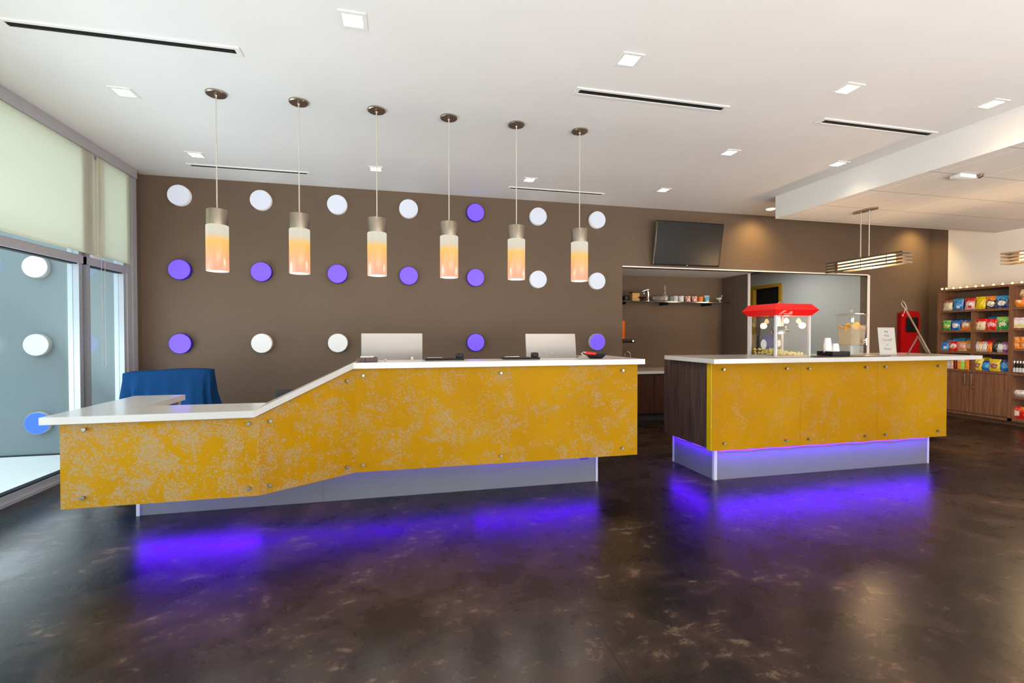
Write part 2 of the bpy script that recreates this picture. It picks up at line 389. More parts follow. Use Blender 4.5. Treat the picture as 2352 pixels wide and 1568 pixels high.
def mshade():
    n = NT('cream_roller_fabric'); o = n.obj()
    tl = n.n('ShaderNodeBsdfTranslucent'); df = n.n('ShaderNodeBsdfDiffuse'); mx = n.n('ShaderNodeMixShader'); mx.inputs[0].default_value = .65
    f = n.noise(n.scale(o, (1, 300, 300)), 1, 1); c = n.mix(f, (.80, .79, .68), (.88, .87, .76))
    n.l(c, tl.inputs[0]); n.l(c, df.inputs[0]); n.l(df.outputs[0], mx.inputs[1]); n.l(tl.outputs[0], mx.inputs[2]); n.l(mx.outputs[0], n.out.inputs[0]); return n.m
M['shade'] = mshade()
for lab, y0, y1, top in (('wide cream roller shade over the big left window', 3.33, 5.385, 3.02), ('narrow cream roller shade beside the brown wall corner', 5.43, 6.0, 3.02),
                    ('cream roller shade on a window nearer the camera', 1.40, 3.28, 3.02), ('cream roller shade on the second window nearer the camera', -.55, 1.33, 3.02)):
    s = thing('roller_shade', lab, 'roller shade', (XL + .03, y0, 2.055))
    bx('shade_fabric', (0, 0, .02), (.003, y1 - y0, top - 2.055), M['shade'], s)
    bx('bottom_bar', (-.006, 0, 0), (.009, y1 - y0, .02), M['shade'], s)
bm = NB(); tube(bm, [(XL + .045, 5.46, 3.0), (XL + .045, 5.46, .98), (XL + .045, 5.475, .95), (XL + .045, 5.50, .95), (XL + .045, 5.515, .98), (XL + .045, 5.515, 3.0)], .002, 6)
tag(obj('shade_cord', bm, M['whitep']), 'thin looped pull cord hanging beside the narrow shade', 'cord')
# outside
sbox('wall_outside', (-16, 6.12, -.3), (XL - .12, 6.3, 5.5), M['stucco'])
sbox('ground_outside', (-16, -6, -.12), (XL - .1, 6.12, -.01), M['patio'])
sbox('trim_10', (-16, 6.105, -.01), (XL - .12, 6.12, .004), M['gasket'])

# ------------------------------------------------------------------ wall discs
def disc(label, x, y, z, m, side, r=.118, t=.06, g=None):
    d = thing('wall_disc', label, 'wall disc', (x, y, z), 0, g)
    bm = NB(); lathe(bm, [(r - .003, -t), (r, -t + .004), (r, -.004)], 40, axis='y'); obj('disc_rim', bm, side, d)
    bm = NB(); lathe(bm, [(r - .006, -t - .003), (r - .004, -t + .002)], 40, axis='y'); obj('disc_face', bm, m, d)
    return d
sx_, sz_ = .8636, .8563
cols = ['nearest the window', 'second from the window', 'third from the window', 'fourth from the window', 'fifth from the window', 'sixth from the window', 'beside the television']
rows = ['top row', 'middle row', 'bottom row']
pat = ['wwwwpww', 'pppppww', 'pvv.p.q']
for j in range(3):
    for i in range(7):
        k = pat[j][i]
        if k == '.': continue
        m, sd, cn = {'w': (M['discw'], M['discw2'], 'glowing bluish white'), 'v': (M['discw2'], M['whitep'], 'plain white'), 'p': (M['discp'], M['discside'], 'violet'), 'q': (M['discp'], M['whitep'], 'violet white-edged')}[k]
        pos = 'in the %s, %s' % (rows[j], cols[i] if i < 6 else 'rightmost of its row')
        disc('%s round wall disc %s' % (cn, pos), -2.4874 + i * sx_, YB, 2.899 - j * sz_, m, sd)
for z, m, l in ((2.012, M['discw2'], 'upper white round disc on the grey wall outside the window'), (1.182, M['discw2'], 'lower white round disc on the grey wall outside the window'), (.347, M['discb'], 'blue round disc low on the grey wall outside the window')):
    disc(l, -3.775, 6.12, z, m, M['whitep'])
for x in (-5.2,):
    pass

# ------------------------------------------------------------------ ceiling lights and vents
def downlight(label, x, y, lens='lens', power=4, col=(1, .84, .66), ang=2.3):
    d = thing('ceiling_downlight', label, 'ceiling light', (x, y, HC), 0, 'square recessed downlights')
    bm = NB(); R, r = .078, .055
    for a, b in (((-R, -R), (R, -r)), ((-R, r), (R, R)), ((-R, -r), (-r, r)), ((r, -r), (R, r))): box(bm, (a[0], a[1], -.006), (b[0], b[1], .0))
    obj('trim_frame', bm, M['frame'], d)
    bx('lens', (-r, -r, -.004), (r, r, -.002), M[lens], d)
    light('lamp', 'SPOT', (0, 0, -.03), power, col, (0, 0, 0), d, spot_size=ang, spot_blend=.6, shadow_soft_size=.05)
L1 = [(-.265, 2.93, 'large square downlight nearest the camera, above the desk'), (1.49, 2.93, 'square downlight before the middle ceiling vent'), (3.25, 2.90, 'square downlight between the two right vents and the camera'),
      (4.58, 2.83, 'warm square downlight beside the soffit nearest the camera'), (-2.03, 4.19, 'square downlight between the window and first pendant'), (-2.025, 5.47, 'square downlight above the far left vent'),
      (-.263, 5.48, 'square downlight behind the third pendant cord'), (1.49, 5.45, 'square downlight behind the fifth pendant cord'), (3.25, 5.45, 'square downlight above the wall left of the television'),
      (3.23, 4.18, 'square downlight over the gap between the counters'), (4.58, 4.19, 'square downlight beside the soffit over the snack counter')]
for x, y, l in L1: downlight(l, x, y, 'lensW' if x > 4 and y < 3 else 'lens')
def washer(label, x, y):
    d = thing('wall_washer_light', label, 'ceiling light', (x, y, HC), 0)
    bm = NB(); lathe(bm, [(.075, -.006), (.075, 0)], 24); obj('trim_ring', bm, M['frame'], d)
    bm = NB(); lathe(bm, [(.055, -.012), (.055, -.006)], 24); obj('lens', bm, M['lensW'], d)
    light('lamp', 'SPOT', (0, 0, -.03), 46, (1, .68, .24), (.5, 0, 0), d, spot_size=2.1, spot_blend=1.0, shadow_soft_size=.05)
washer('warm round light behind the soffit end, right of the television', 5.26, 5.9)
washer('warm round light hidden behind the soffit near the snack shelves', 8.38, 5.9)
def vent(label, x0, x1, y):
    v = thing('linear_ceiling_vent', label, 'air vent', (x0, y, HC), 0, 'linear slot vents in the ceiling'); L = x1 - x0
    bm = NB(); a, b = .05, .027
    box(bm, (-.03, -a, -.008), (L + .03, -b, 0)); box(bm, (-.03, b, -.008), (L + .03, a, 0)); box(bm, (-.03, -b, -.008), (0, b, 0)); box(bm, (L, -b, -.008), (L + .03, b, 0))
    obj('vent_frame', bm, M['frame'], v)
    bx('slot_shade_strip', (0, -b, -.003), (L, b, -.001), M['slot'], v)  # dark strip painted for the shade inside an open slot
    bx('blade', (0, .004, -.0065), (L, .008, -.0031), M['gasket'], v)
for l, a, b, y in (('long slot vent at the upper left near the window', -2.25, -1.03, 3.42), ('slot vent in the middle right of the ceiling', 1.31, 2.55, 3.385), ('slot vent beside the soffit', 3.53, 4.72, 3.38),
                   ('slot vent along the back wall behind the left pendants', -2.2, -1.03, 5.81), ('slot vent along the back wall behind the right pendants', 1.34, 2.56, 5.80)): vent(l, a, b, y)

# ------------------------------------------------------------------ pendants
def mpend():
    n = NT('opal_glass_shade'); o = n.obj(); sp = n.n('ShaderNodeSeparateXYZ'); n.l(o, sp.inputs[0])
    f = n.math('DIVIDE', n.math('ADD', sp.outputs[2], .35), .35)
    c = n.ramp(f, [(0, (.95, .47, .32)), (.3, (.98, .45, .20)), (.66, (1, .58, .12)), (.82, (.72, .68, .56)), (1, (.74, .70, .58))])
    n.l(c, n.p.inputs['Emission Color']); n.p.inputs['Emission Strength'].default_value = .92
    n.p.inputs['Base Color'].default_value = (.05, .04, .03, 1); n.p.inputs['Roughness'].default_value = .3; return n.m
M['opal'] = mpend()
pn = None
PX = [-1.357, -.775, -.186, .401, .987, 1.573]
names = ['leftmost, nearest the window', 'second from the left', 'third from the left, above the left monitor', 'fourth from the left', 'fifth from the left, above the right monitor', 'rightmost, before the television']
for i, x in enumerate(PX):
    lab = 'cylindrical glass pendant lamp, ' + names[i]
    if pn is None:
        pn = thing('pendant_lamp', lab, 'pendant lamp', (x, 4.04, HC), 0, 'six glass pendants over the reception desk')
        bm = NB(); lathe(bm, [(.072, -.001), (.072, -.012), (.066, -.018), (.012, -.02), (.008, -.035)], 32); obj('ceiling_canopy', bm, M['nickel'], pn)
        bm = NB(); tube(bm, [(0, 0, -.03), (0, 0, -.89)], .0045, 8); obj('cord', bm, M['cord'], pn)
        bm = NB(); lathe(bm, [(.012, -.88), (.071, -.885), (.073, -.89), (.073, -1.005), (.070, -1.005)], 40); obj('metal_collar', bm, M['nickel'], pn)
        bm = NB(); lathe(bm, [(.0735, 0), (.0765, -.004), (.0765, -.345), (.074, -.348), (.072, -.345), (.070, -.004)], 40, cap=False)
        sh = obj('glass_shade', bm, M['opal'], pn, loc=(0, 0, -1.003))
        bm = NB(); lathe(bm, [(.012, .0), (.03, -.04), (.034, -.08), (.02, -.12), (.004, -.128)], 20); obj('bulb', bm, M['lensW'], sh, loc=(0, 0, -.02))
    else: dup(pn, (x, 4.04, HC), lab)
    light('pendant_glow', 'POINT', (x, 4.04, 1.74), 9.0, (1, .88, .78), shadow_soft_size=.06)

def linpend(label, x, y0, y1, zt, cy):
    p = thing('linear_pendant', label, 'pendant lamp', (x, y0, HC - .293), 0)
    L = y1 - y0; z = zt - (HC - .293)
    bm = NB(); 
    pl = [(-.045 + .0 * k, 0) for k in range(0)]
    ring = []
    for k in range(24):
        a = 2 * PI * k / 24; ring.append((.055 * math.cos(a), cy + .10 * math.sin(a) + (.06 if math.sin(a) > 0 else -.06)))
    prism(bm, ring, -.018, 0); obj('ceiling_canopy', bm, M['nickel'], p)
    for dy in (-.055, .055):
        bm = NB(); tube(bm, [(0, cy + dy, -.015), (0, cy + dy, z)], .006, 8); obj('suspension_rod', bm, M['cord'], p)
    for s in (-1, 1):
        for k in range(4):
            bx('louvre', (s * .07 - .004, 0, z - .148 + k * .039), (s * .07 + .004, L, z - .148 + k * .039 + .02), M['louvre'], p)
    for e in (0, L - .012):
        for k in range(4):
            bx('end_louvre', (-.066, e, z - .148 + k * .039), (.066, e + .012, z - .148 + k * .039 + .02), M['louvre'], p)
    bm = NB()
    for yy in (L * .18, L * .5, L * .82): box(bm, (-.076, yy - .004, z - .15), (-.074, yy + .004, z)); box(bm, (.074, yy - .004, z - .15), (.076, yy + .004, z))
    obj('bracket', bm, M['nickel'], p)
    bx('diffuser', (-.05, .16, z - .135), (.05, L - .16, z - .02), mat('warm_diffuser', (1, .9, .7), .5, var=0, emit=(1, .62, .26), es=2.6), p, bev=.01)
    light('lamp', 'POINT', (x, y0 + L / 2, zt - .2), 50, (1, .66, .36), shadow_soft_size=.1)
linpend('brushed metal louvred linear pendant hanging over the snack counter', 5.6, 4.23, 5.23, 2.25, .51)
linpend('louvred linear pendant cut off by the right edge, before the white wall', 7.05, 3.2, 4.2, 2.27, .5)

# ------------------------------------------------------------------ reception desk
desk = thing('reception_desk', 'long yellow-fronted reception desk with low and raised white tops', 'reception desk', (0, 0, 0))
def panel(name, a, b, z0, zta, ztb, m, th=.02, par=None):
    """vertical sheet from plan point a to b, top height may slope; front face on a-b"""
    a = Vector(a); b = Vector(b); t = (b - a).normalized(); nrm = Vector((-t.y, t.x)); 
    a2, b2 = a + nrm * th, b + nrm * th
    bm = NB(); prism(bm, [(a.x, a.y, z0, zta), (b.x, b.y, z0, ztb), (b2.x, b2.y, z0, ztb), (a2.x, a2.y, z0, zta)], 0, 0)
    return obj(name, bm, m, par)
A, B_, C_, D_ = (-1.917, 3.25), (-.868, 3.25), (-.325, 3.635), (1.935, 3.635)
p1 = panel('front_panel', A, B_, .28, .782, .782, M['panelA'], par=desk)
p2 = panel('front_panel', B_, C_, .28, .782, 1.045, M['panelA'], par=desk)
p3 = panel('front_panel', C_, D_, .28, 1.045, 1.045, M['panelB'], par=desk)
def bolt(par, px, py, a, b):
    a = Vector(a); b = Vector(b); t = (b - a).normalized(); n = Vector((t.y, -t.x))
    d = AF + AR * ((px - 1176) / 1089.7) - AU * ((py - 784) / 1089.7)
    k = (n.dot(a)) / (n.x * d.x + n.y * d.y); p = Vector((d.x * k, d.y * k, CH + d.z * k))
    bm = NB(); lathe(bm, [(.009, .0), (.009, -.016), (.012, -.016), (.012, -.022), (.010, -.024)], 16, axis='y')
    o = obj('standoff_bolt', bm, M['bolt'], par, loc=p, rot=(0, 0, math.atan2(t.y, t.x)))
for q in ((197, 985), (573, 972), (193, 1142), (573, 1120)): bolt(p1, *q, A, B_)
for q in ((795, 874), (618, 966), (618, 1113), (795, 1072)): bolt(p2, *q, B_, C_)
for q in ((835, 862), (1150, 856), (1429, 850), (835, 1066), (1150, 1045), (1428, 1028)): bolt(p3, *q, C_, D_)
bm = NB()
prism(bm, [(-1.88, 3.29), (-.88, 3.29), (-.9, 3.56), (-1.88, 3.56)], .30, .78)
prism(bm, [(-.88, 3.29, .30, .78), (-.33, 3.68, .30, 1.04), (-.33, 3.9, .30, 1.04), (-.9, 3.56, .30, .78)], 0, 0)
prism(bm, [(-.33, 3.68), (1.91, 3.68), (1.91, 3.9), (-.33, 3.9)], .30, 1.043)
box(bm, (1.62, 3.9, .285), (1.91, 4.38, 1.043)); box(bm, (-1.82, 3.56, .30), (-1.70, 4.12, .778))
obj('carcass', bm, M['darkwood'], desk)
bm = NB(); box(bm, (-1.826, 3.885, 0), (1.675, 4.35, .285)); base = obj('plinth', bm, M['plinth'], desk)
bx('corner_trim', (-1.836, 3.875, 0), (-1.815, 3.90, .285), M['plinth_edge'], base)
bx('corner_trim', (1.665, 3.875, 0), (1.684, 3.90, .285), M['plinth_edge'], base)
bx('seam', (-.592, 3.883, 0), (-.588, 3.886, .285), M['ink'], base)
bx('led_reflection', (1.52, 3.881, .20), (1.60, 3.885, .215), M['discside'], base)  # violet strip painted as the LED's reflection on the plinth
# continuous white top: low wing, sloping piece, raised ledge, returns
bm = NB(); T = .042
prism(bm, [(-1.995, 3.215, .82 - T, .82), (-.885, 3.215, .82 - T, .82), (-.905, 3.575, .82 - T, .82), (-1.65, 3.60, .82 - T, .82), (-1.65, 4.21, .82 - T, .82), (-1.995, 4.21, .82 - T, .82)], 0, 0)
prism(bm, [(-.885, 3.215, .82 - T, .82), (-.335, 3.60, 1.085 - T, 1.085), (-.335, 3.94, 1.085 - T, 1.085), (-.905, 3.575, .82 - T, .82)], 0, 0)
prism(bm, [(-.335, 3.60), (1.985, 3.60), (1.985, 4.42), (1.68, 4.42), (1.62, 3.94), (-.335, 3.94)], 1.085 - T, 1.085)
obj('countertop', bm, M['quartz'], desk)
bx('staff_worktop', (-.3, 3.9, .70), (1.6, 4.6, .74), M['quartz'], desk)
for x in (-.25, 1.5): bx('worktop_support', (x, 3.95, 0.285), (x + .04, 4.34, .70), M['darkwood'], desk)
bx('return_leg', (-1.69, 4.13, 0), (-1.665, 4.17, .778), M['whitep'], desk)
def ledstrip(par, a, b, name='led_strip'):
    bm = NB(); tube(bm, [a, b], .005, 6); return obj(name, bm, M['led'], par)
def striplight(a, b, power, rx=0.0, rz=0.0, par=None):
    a = Vector(a); b = Vector(b); c = (a + b) / 2; L = (b - a).length
    light('led_light', 'AREA', c, power, (.10, .004, 1.0), (rx, 0, rz), shape='RECTANGLE', size=L, size_y=.025, parent=par)
for x0, x1, pw in ((-1.82, -1.02, 6.5), (-1.0, .55, 4), (.57, 1.67, 5)):
    bm = NB(); tube(bm, [(x0, 3.873, .272), (x1, 3.873, .272)], .004, 6); obj('led_strip', bm, M['led'], desk)
    striplight((x0, 3.862, .262), (x1, 3.862, .262), pw, -.75)

# ------------------------------------------------------------------ things on and behind the desk
def monitor(label, x, y, rz, tilt, wd=.50, ht=.30, z=.74, top=1.30):
    m = thing('computer_monitor', label, 'monitor', (x, y, z), rz)
    bm = NB(); box(bm, (-wd / 2, -.012, 0), (wd / 2, .012, ht), 0, .006); h = obj('housing', bm, M['monwhite'], m, loc=(0, 0, top - z - ht), rot=(tilt, 0, 0))
    bx('display', (-wd / 2 + .015, .0121, .02), (wd / 2 - .015, .014, ht - .015), M['screen'], h)
    bm = NB(); tube(bm, [(0, .02, .01), (0, .02, top - z - ht + .12)], .016, 10); obj('neck', bm, M['whitep'], m)
    bx('foot', (-.12, -.06, 0), (.12, .12, .012), M['whitep'], m, .004)
monitor('white back of the left computer monitor rising behind the raised ledge', -.072, 4.26, .03, 0, .515)
monitor('white back of the right computer monitor rising behind the raised ledge', 1.39, 4.27, .05, -.16, .50, .30)
LZ = 1.085
def lz(x, y, ry=3.80): return at(x, y, 'y', ry)
# keypad tray with cards
t = thing('card_tray', 'dark tray holding pale cards where the desk top starts to slope', 'tray', (-.245, 3.72, LZ), .05)
bm = NB(); prism(bm, [(-.075, -.05), (.075, -.05), (.075, .05), (-.075, .05)], 0, .006); 
for a, b in (((-.075, -.05), (.075, -.044)), ((-.075, .044), (.075, .05)), ((-.075, -.044), (-.067, .044)), ((.067, -.044), (.075, .044))): box(bm, (a[0], a[1], .006), (b[0], b[1], .034))
obj('tray', bm, M['darkwood'], t)
bx('cards', (-.05, -.035, .006), (.045, .035, .042), M['paper'], t)
for lab, x, y in (('black signature pad with round knob, between the two monitors', .34, 3.85), ('black signature pad with round knob, at the left of the right monitor', .975, 3.85)):
    s = thing('signature_pad', lab, 'signature pad', (x, y, LZ), .03)
    bx('pad', (-.155, -.06, 0), (.155, .06, .016), M['black'], s, .004)
    bm = NB(); lathe(bm, [(.030, .016), (.032, .02), (.032, .046), (.026, .054), (.012, .056)], 20, c=(.125, 0, 0)); obj('knob', bm, M['black'], s)
    bm = NB(); tube(bm, [(-.14, -.02, .02), (-.02, -.03, .02)], .004, 8); obj('stylus', bm, M['steel'], s)
for lab, x, h in (('short white bottle cap on the ledge below the left monitor', -.115, .018), ('taller white tube on the ledge near the left monitor right edge', .085, .034)):
    bm = NB(); lathe(bm, [(.008, 0), (.009, .002), (.009, h - .003), (.006, h)], 16); tag(obj('white_tube', bm, M['whitep'], loc=(x, 3.74, LZ)), lab, 'tube')
b = thing('desk_bowl', 'dark oval bowl on the ledge beside the right monitor', 'bowl', (1.63, 3.80, LZ), 0)
bm = NB(); lathe(bm, [(.055, 0), (.085, .022), (.09, .034), (.084, .034), (.05, .008)], 28); o = obj('bowl', bm, M['black'], b); o.scale = (1, .7, 1)
bm = NB(); tube(bm, [(-.085, -.01, .02), (-.12, -.01, .03), (-.135, -.01, .045), (-.12, -.01, .056), (-.09, -.01, .05)], .006, 8); obj('handle', bm, M['steel'], b)
bx('red_notepad', (-.045, -.03, 0), (.035, .03, .022), M['red'], None, .003, loc=(1.585, 3.80, LZ + .033), rot=(0, .1, 0)); tag(bpy.data.objects['red_notepad'], 'small red pad lying across the dark bowl', 'notepad')
bx('black_pen_case', (-.05, -.012, 0), (.05, .012, .014), M['black'], None, .003, loc=(1.675, 3.80, LZ + .036)); tag(bpy.data.objects['black_pen_case'], 'thin black case resting on the dark bowl', 'pen case')

# blue draped chair
ch = thing('draped_armchair', 'armchair under a bright blue cloth between the desk and window', 'armchair', (-2.235, 5.36, 0))
bm = NB(); rows = []; NSEG = 120; NR = 26
for r in range(NR + 1):
    v = r / NR; z = .955 - .85 * max(0, v - .12) / .88
    row = []
    for k in range(NSEG):
        a = 2 * PI * k / NSEG; ca, sa = math.cos(a), math.sin(a)
        hw, hd = .385, .075
        sq = (abs(ca) ** 7 + abs(sa) ** 7) ** (-1 / 7)
        s = min(1, v / .12) if v < .12 else 1
        s = math.sin(s * PI / 2) if v < .12 else 1
        x, y = hw * sq * ca * s, hd * sq * sa * s
        fl = max(0, v - .12); corner = abs(math.sin(2 * a)) ** 1.2
        wv = (.020 * math.sin(17 * a + 2 * math.sin(3 * a)) + .012 * math.sin(29 * a + 1)) * min(1, fl * 2.2) * (.25 + 1.3 * corner)
        fx = 1 + max(0, fl - .25) * (.34 if ca > 0 else .02) + wv * 2.2; 
        x *= fx; y = y * (1 + fl * 2.4 + wv * 9)
        zz = z + (.012 * (x / hw)) - (.006 * sq if v < .12 else 0) - (.02 * (s ** 6) if v < .12 else .02)
        zz += .006 * math.sin(x * 14) * (1 - s) if v < .12 else 0
        row.append(bm.verts.new((x, y, max(.02, zz))))
    rows.append(row)
for a, b2 in zip(rows, rows[1:]):
    for k in range(NSEG): f = bm.faces.new((a[k], b2[k], b2[(k + 1) % NSEG], a[(k + 1) % NSEG])); f.smooth = True
bmesh.ops.remove_doubles(bm, verts=bm.verts, dist=1e-5)
obj('cloth', bm, M['blue'], ch)
for sx1 in (-1, 1):
    for sy1 in (-1, 1):
        bx('leg', (sx1 * .33 - .02, sy1 * .06 - .02, 0), (sx1 * .33 + .02, sy1 * .06 + .02, .30), M['darkwood'], ch)
# office chair
oc = thing('office_chair', 'black office chair whose back shows above the low white top', 'office chair', (-1.0, 4.95, 0), .1)
bm = NB(); box(bm, (-.20, -.03, .50), (.20, .03, .775), 0, .025); obj('backrest', bm, M['darkgrey'], oc, loc=(.04, -.13, 0))
bm = NB(); box(bm, (-.24, -.22, .42), (.24, .24, .49), 0, .03); obj('seat', bm, M['darkgrey'], oc, loc=(.02, .1, 0))
bm = NB(); tube(bm, [(.02, .1, .07), (.02, .1, .42)], .025, 12); obj('gas_column', bm, M['black'], oc)
for k in range(5):
    a = 2 * PI * k / 5; bm = NB(); tube(bm, [(.02, .1, .10), (.02 + .27 * math.cos(a), .1 + .27 * math.sin(a), .065)], [.022, .014], 8); lg = obj('base_arm', bm, M['black'], oc)
    bm = NB(); lathe(bm, [(.026, -.012), (.028, 0), (.026, .012)], 14, axis='y', c=(.02 + .27 * math.cos(a), .1 + .27 * math.sin(a), .029)); obj('caster', bm, M['black'], lg)

# ------------------------------------------------------------------ television, niche
tv = thing('television', 'black flat television tilted forward on the wall above the niche', 'television', (4.08, 6.215, 2.295), 0)
bm = NB(); box(bm, (-.537, -.025, 0), (.537, .02, .625), 0, .006); h = obj('housing', bm, M['black'], tv, rot=(.19, 0, 0))
bx('screen', (-.523, -.0262, .022), (.523, -.0252, .612), M['screen'], h); bx('logo_badge', (-.008, -.0275, .006), (.008, -.0253, .012), M['steel'], h)
bx('side_bezel', (-.5385, -.02, .01), (-.5372, .018, .61), M['steel'], h)
bx('wall_bracket', (-.12, .0, .22), (.12, .064, .40), M['black'], tv)

SHZ = 1.822
sh = thing('wall_shelf', 'dark glass shelf running across the back of the niche', 'shelf', (3.12, 6.98, SHZ))
bx('glass_board', (0, -.12, -.014), (2.22, .12, 0), M['shelfglass'], sh)
for x in (.35, 1.1, 1.9): bx('bracket', (x, -.06, -.05), (x + .02, .215, -.0141), M['gasket'], sh)
def shx(px): return at(px, 690, 'y', 6.92).x
bm = NB(); lathe(bm, [(.05, 0), (.055, .01), (.055, .07), (.03, .085), (.01, .09)], 20); tag(obj('black_canister', bm, M['black'], loc=(shx(1437), 6.93, SHZ)), 'black round canister at the left end of the niche shelf', 'canister')
wb = thing('wooden_box', 'small golden wooden box on the left of the niche shelf', 'box', (shx(1457.5), 6.92, SHZ))
M['gold'] = mwood('golden_wood', (.50, .26, .07), (.70, .42, .14), (3, 3, 20))
bx('box_body', (-.062, -.05, 0), (.062, .05, .125), M['gold'], wb, .004); bx('box_lid', (-.066, -.054, .125), (.066, .054, .139), M['cabwood'], wb, .003)
mx = thing('stand_mixer', 'silver mixer-shaped ornament on the niche shelf beside the wooden box', 'ornament', (shx(1485), 6.93, SHZ))
bm = NB(); tube(bm, [(.035, 0, .0), (.03, 0, .05), (.035, 0, .11), (.02, 0, .165)], [.028, .016, .018, .022], 14); obj('stem', bm, M['steel'], mx)
bm = NB(); tube(bm, [(.05, 0, .19), (.0, 0, .185), (-.05, 0, .165), (-.075, 0, .15)], [.022, .034, .028, .014], 14); obj('head', bm, M['steel'], mx)
bm = NB(); tube(bm, [(-.04, 0, .16), (-.045, 0, .115)], .012, 10); obj('beater', bm, M['steel'], mx)
bm = NB(); lathe(bm, [(.05, 0), (.05, .006)], 24, c=(.01, 0, 0)); obj('foot', bm, M['steel'], mx)
bm = NB(); lathe(bm, [(.03, 0), (.012, .01), (.014, .03), (.06, .045), (.07, .062), (.064, .062), (.02, .04)], 24); tag(obj('dark_dish', bm, M['cabwood'], loc=(shx(1471), 6.86, SHZ)), 'dark footed dish between the golden box and silver ornament', 'dish')
gb = thing('glass_dish', 'wide clear glass dish holding a pink thing on the niche shelf', 'glass dish', (shx(1513), 6.93, SHZ))
bm = NB(); lathe(bm, [(.07, 0), (.10, .02), (.115, .075), (.111, .075), (.095, .022), (.06, .006)], 28, cap=False); obj('dish_wall', bm, M['clear2'], gb)
bm = NB(); lathe(bm, [(.03, 0), (.045, .02), (.035, .05), (.012, .062)], 18); tag(obj('pink_ornament', bm, mat('pink_ceramic', (.70, .20, .20), .4), loc=(shx(1517), 6.90, SHZ + .006)), 'small pink ornament inside the glass dish', 'ornament')
dc = thing('glass_decanter', 'clear glass decanter with tall stopper on the niche shelf', 'decanter', (shx(1528), 6.93, SHZ))
bm = NB(); lathe(bm, [(.055, 0), (.062, .02), (.058, .09), (.018, .13), (.018, .16), (.026, .165)], 24); obj('body', bm, M['clear2'], dc)
bm = NB(); lathe(bm, [(.012, .166), (.022, .18), (.012, .20), (.016, .23), (.006, .27)], 16); obj('stopper', bm, M['clear2'], dc)
def mug(label, px, r, h, m, handle=True, tap=.9, name='mug', g=None):
    k = thing(name, label, 'cup', (shx(px), 6.90, SHZ), 0, g)
    bm = NB(); lathe(bm, [(r * tap, 0), (r, h - .002), (r, h), (r - .004, h), (r * tap - .004, .006)], 26); obj('cup_body', bm, m, k)
    if handle: bm = NB(); tube(bm, [(-r * .92, 0, h * .8), (-r - .025, 0, h * .75), (-r - .028, 0, h * .4), (-r * .9, 0, h * .22)], .006, 8); obj('handle', bm, m, k)
def mstripe(name, a, b, s=30, th=.5):
    n = NT(name); o = n.obj(); f = n.noise(n.scale(o, (1.0, 1.0, 1.3)), s, 2); n.l(n.ramp(f, [(th - .03, a), (th + .03, b)]), n.p.inputs['Base Color']); n.p.inputs['Roughness'].default_value = .4; return n.m
M['mgrey'] = mstripe('grey_print_ceramic', (.52, .55, .52), (.70, .70, .66)); M['mred'] = mstripe('red_print_ceramic', (.62, .06, .06), (.72, .60, .55), 34, .48)
M['mblue'] = mstripe('blue_print_ceramic', (.12, .33, .52), (.62, .70, .70), 14, .5); M['morange'] = mat('orange_ceramic', (.80, .20, .02), .4); M['mgreen'] = mat('green_grey_ceramic', (.16, .22, .19), .4)
mug('grey-green cup, leftmost of the mug row on the niche shelf', 1540, .040, .088, M['mgreen'], False, name='mug')
mug('plain pale cup, second in the mug row on the niche shelf', 1549.5, .044, .092, M['paper'], False)
mug('pale printed cup, third in the mug row on the niche shelf', 1562.5, .046, .092, M['mgrey'], False)
mug('red and white mug left of its twin on the niche shelf', 1578, .046, .092, M['mred'], False)
mug('red and white mug right of its twin, beside the orange mug', 1593, .046, .092, M['mred'], False)
mug('orange mug with handle on the niche shelf', 1607.5, .042, .09, M['morange'])
mug('pale blue tapered cup, tallest and rightmost on the niche shelf', 1621, .052, .105, M['mblue'], False, .68)
bd = thing('bird_figurine', 'small white bird figurine at the right of the niche shelf', 'figurine', (shx(1653), 6.92, SHZ))
bm = NB(); tube(bm, [(-.07, 0, .075), (-.045, 0, .062), (-.01, 0, .058), (.02, 0, .075), (.035, 0, .10), (.04, 0, .118)], [.004, .012, .026, .024, .017, .008], 14); obj('body', bm, M['whitep'], bd)
bm = NB(); tube(bm, [(.045, 0, .110), (.066, 0, .106)], [.006, .0015], 8); obj('beak', bm, M['whitep'], bd)
bm = NB(); lathe(bm, [(.026, 0), (.022, .008), (.01, .02), (.009, .045)], 16); obj('stand', bm, M['whitep'], bd)

cb = thing('base_cabinet', 'dark mahogany cabinet with a pale worktop in the niche', 'cabinet', (3.12, 6.42, 0))
bx('worktop', (-.015, -.03, .705), (2.30, .77, .745), M['quartz'], cb)
bx('cabinet_body', (0, .02, .1), (2.28, .77, .704), M['cabwood'], cb); bx('toe_kick', (0, .06, 0), (2.28, .75, .1), M['gasket'], cb)
for k in range(4):
    dr = bx('door', (k * .57 + .004, 0, .11), (k * .57 + .566, .0199, .70), M['cabwood'], cb)
    hx = k * .57 + (.52 if k % 2 == 0 else .05) - (.24 if k == 0 else 0); bm = NB(); tube(bm, [(hx, .0, .66), (hx, -.025, .655), (hx, -.025, .535), (hx, .0, .53)], .006, 8); obj('handle', bm, M['steel'], dr)
fc = thing('kitchen_tap', 'curved chrome tap on the niche worktop', 'tap', (3.47, 6.75, .745))
bm = NB(); tube(bm, [(0, 0, 0), (0, 0, .20)] + [(-.0 - .05 + .05 * math.cos(a), 0, .20 + .05 * math.sin(a) * 1.6) for a in (.4, .8, 1.2, 1.6, 2.0, 2.5, 3.0)], .011, 12); obj('spout', bm, M['nickel'], fc)
bm = NB(); tube(bm, [(.09, 0, 0), (.09, 0, .06), (.12, 0, .10)], .009, 10); obj('lever', bm, M['nickel'], fc)
ob = thing('orange_bottle', 'tall orange bottle standing on a short black shelf at the niche left side', 'bottle', (3.235, 6.62, 1.222))
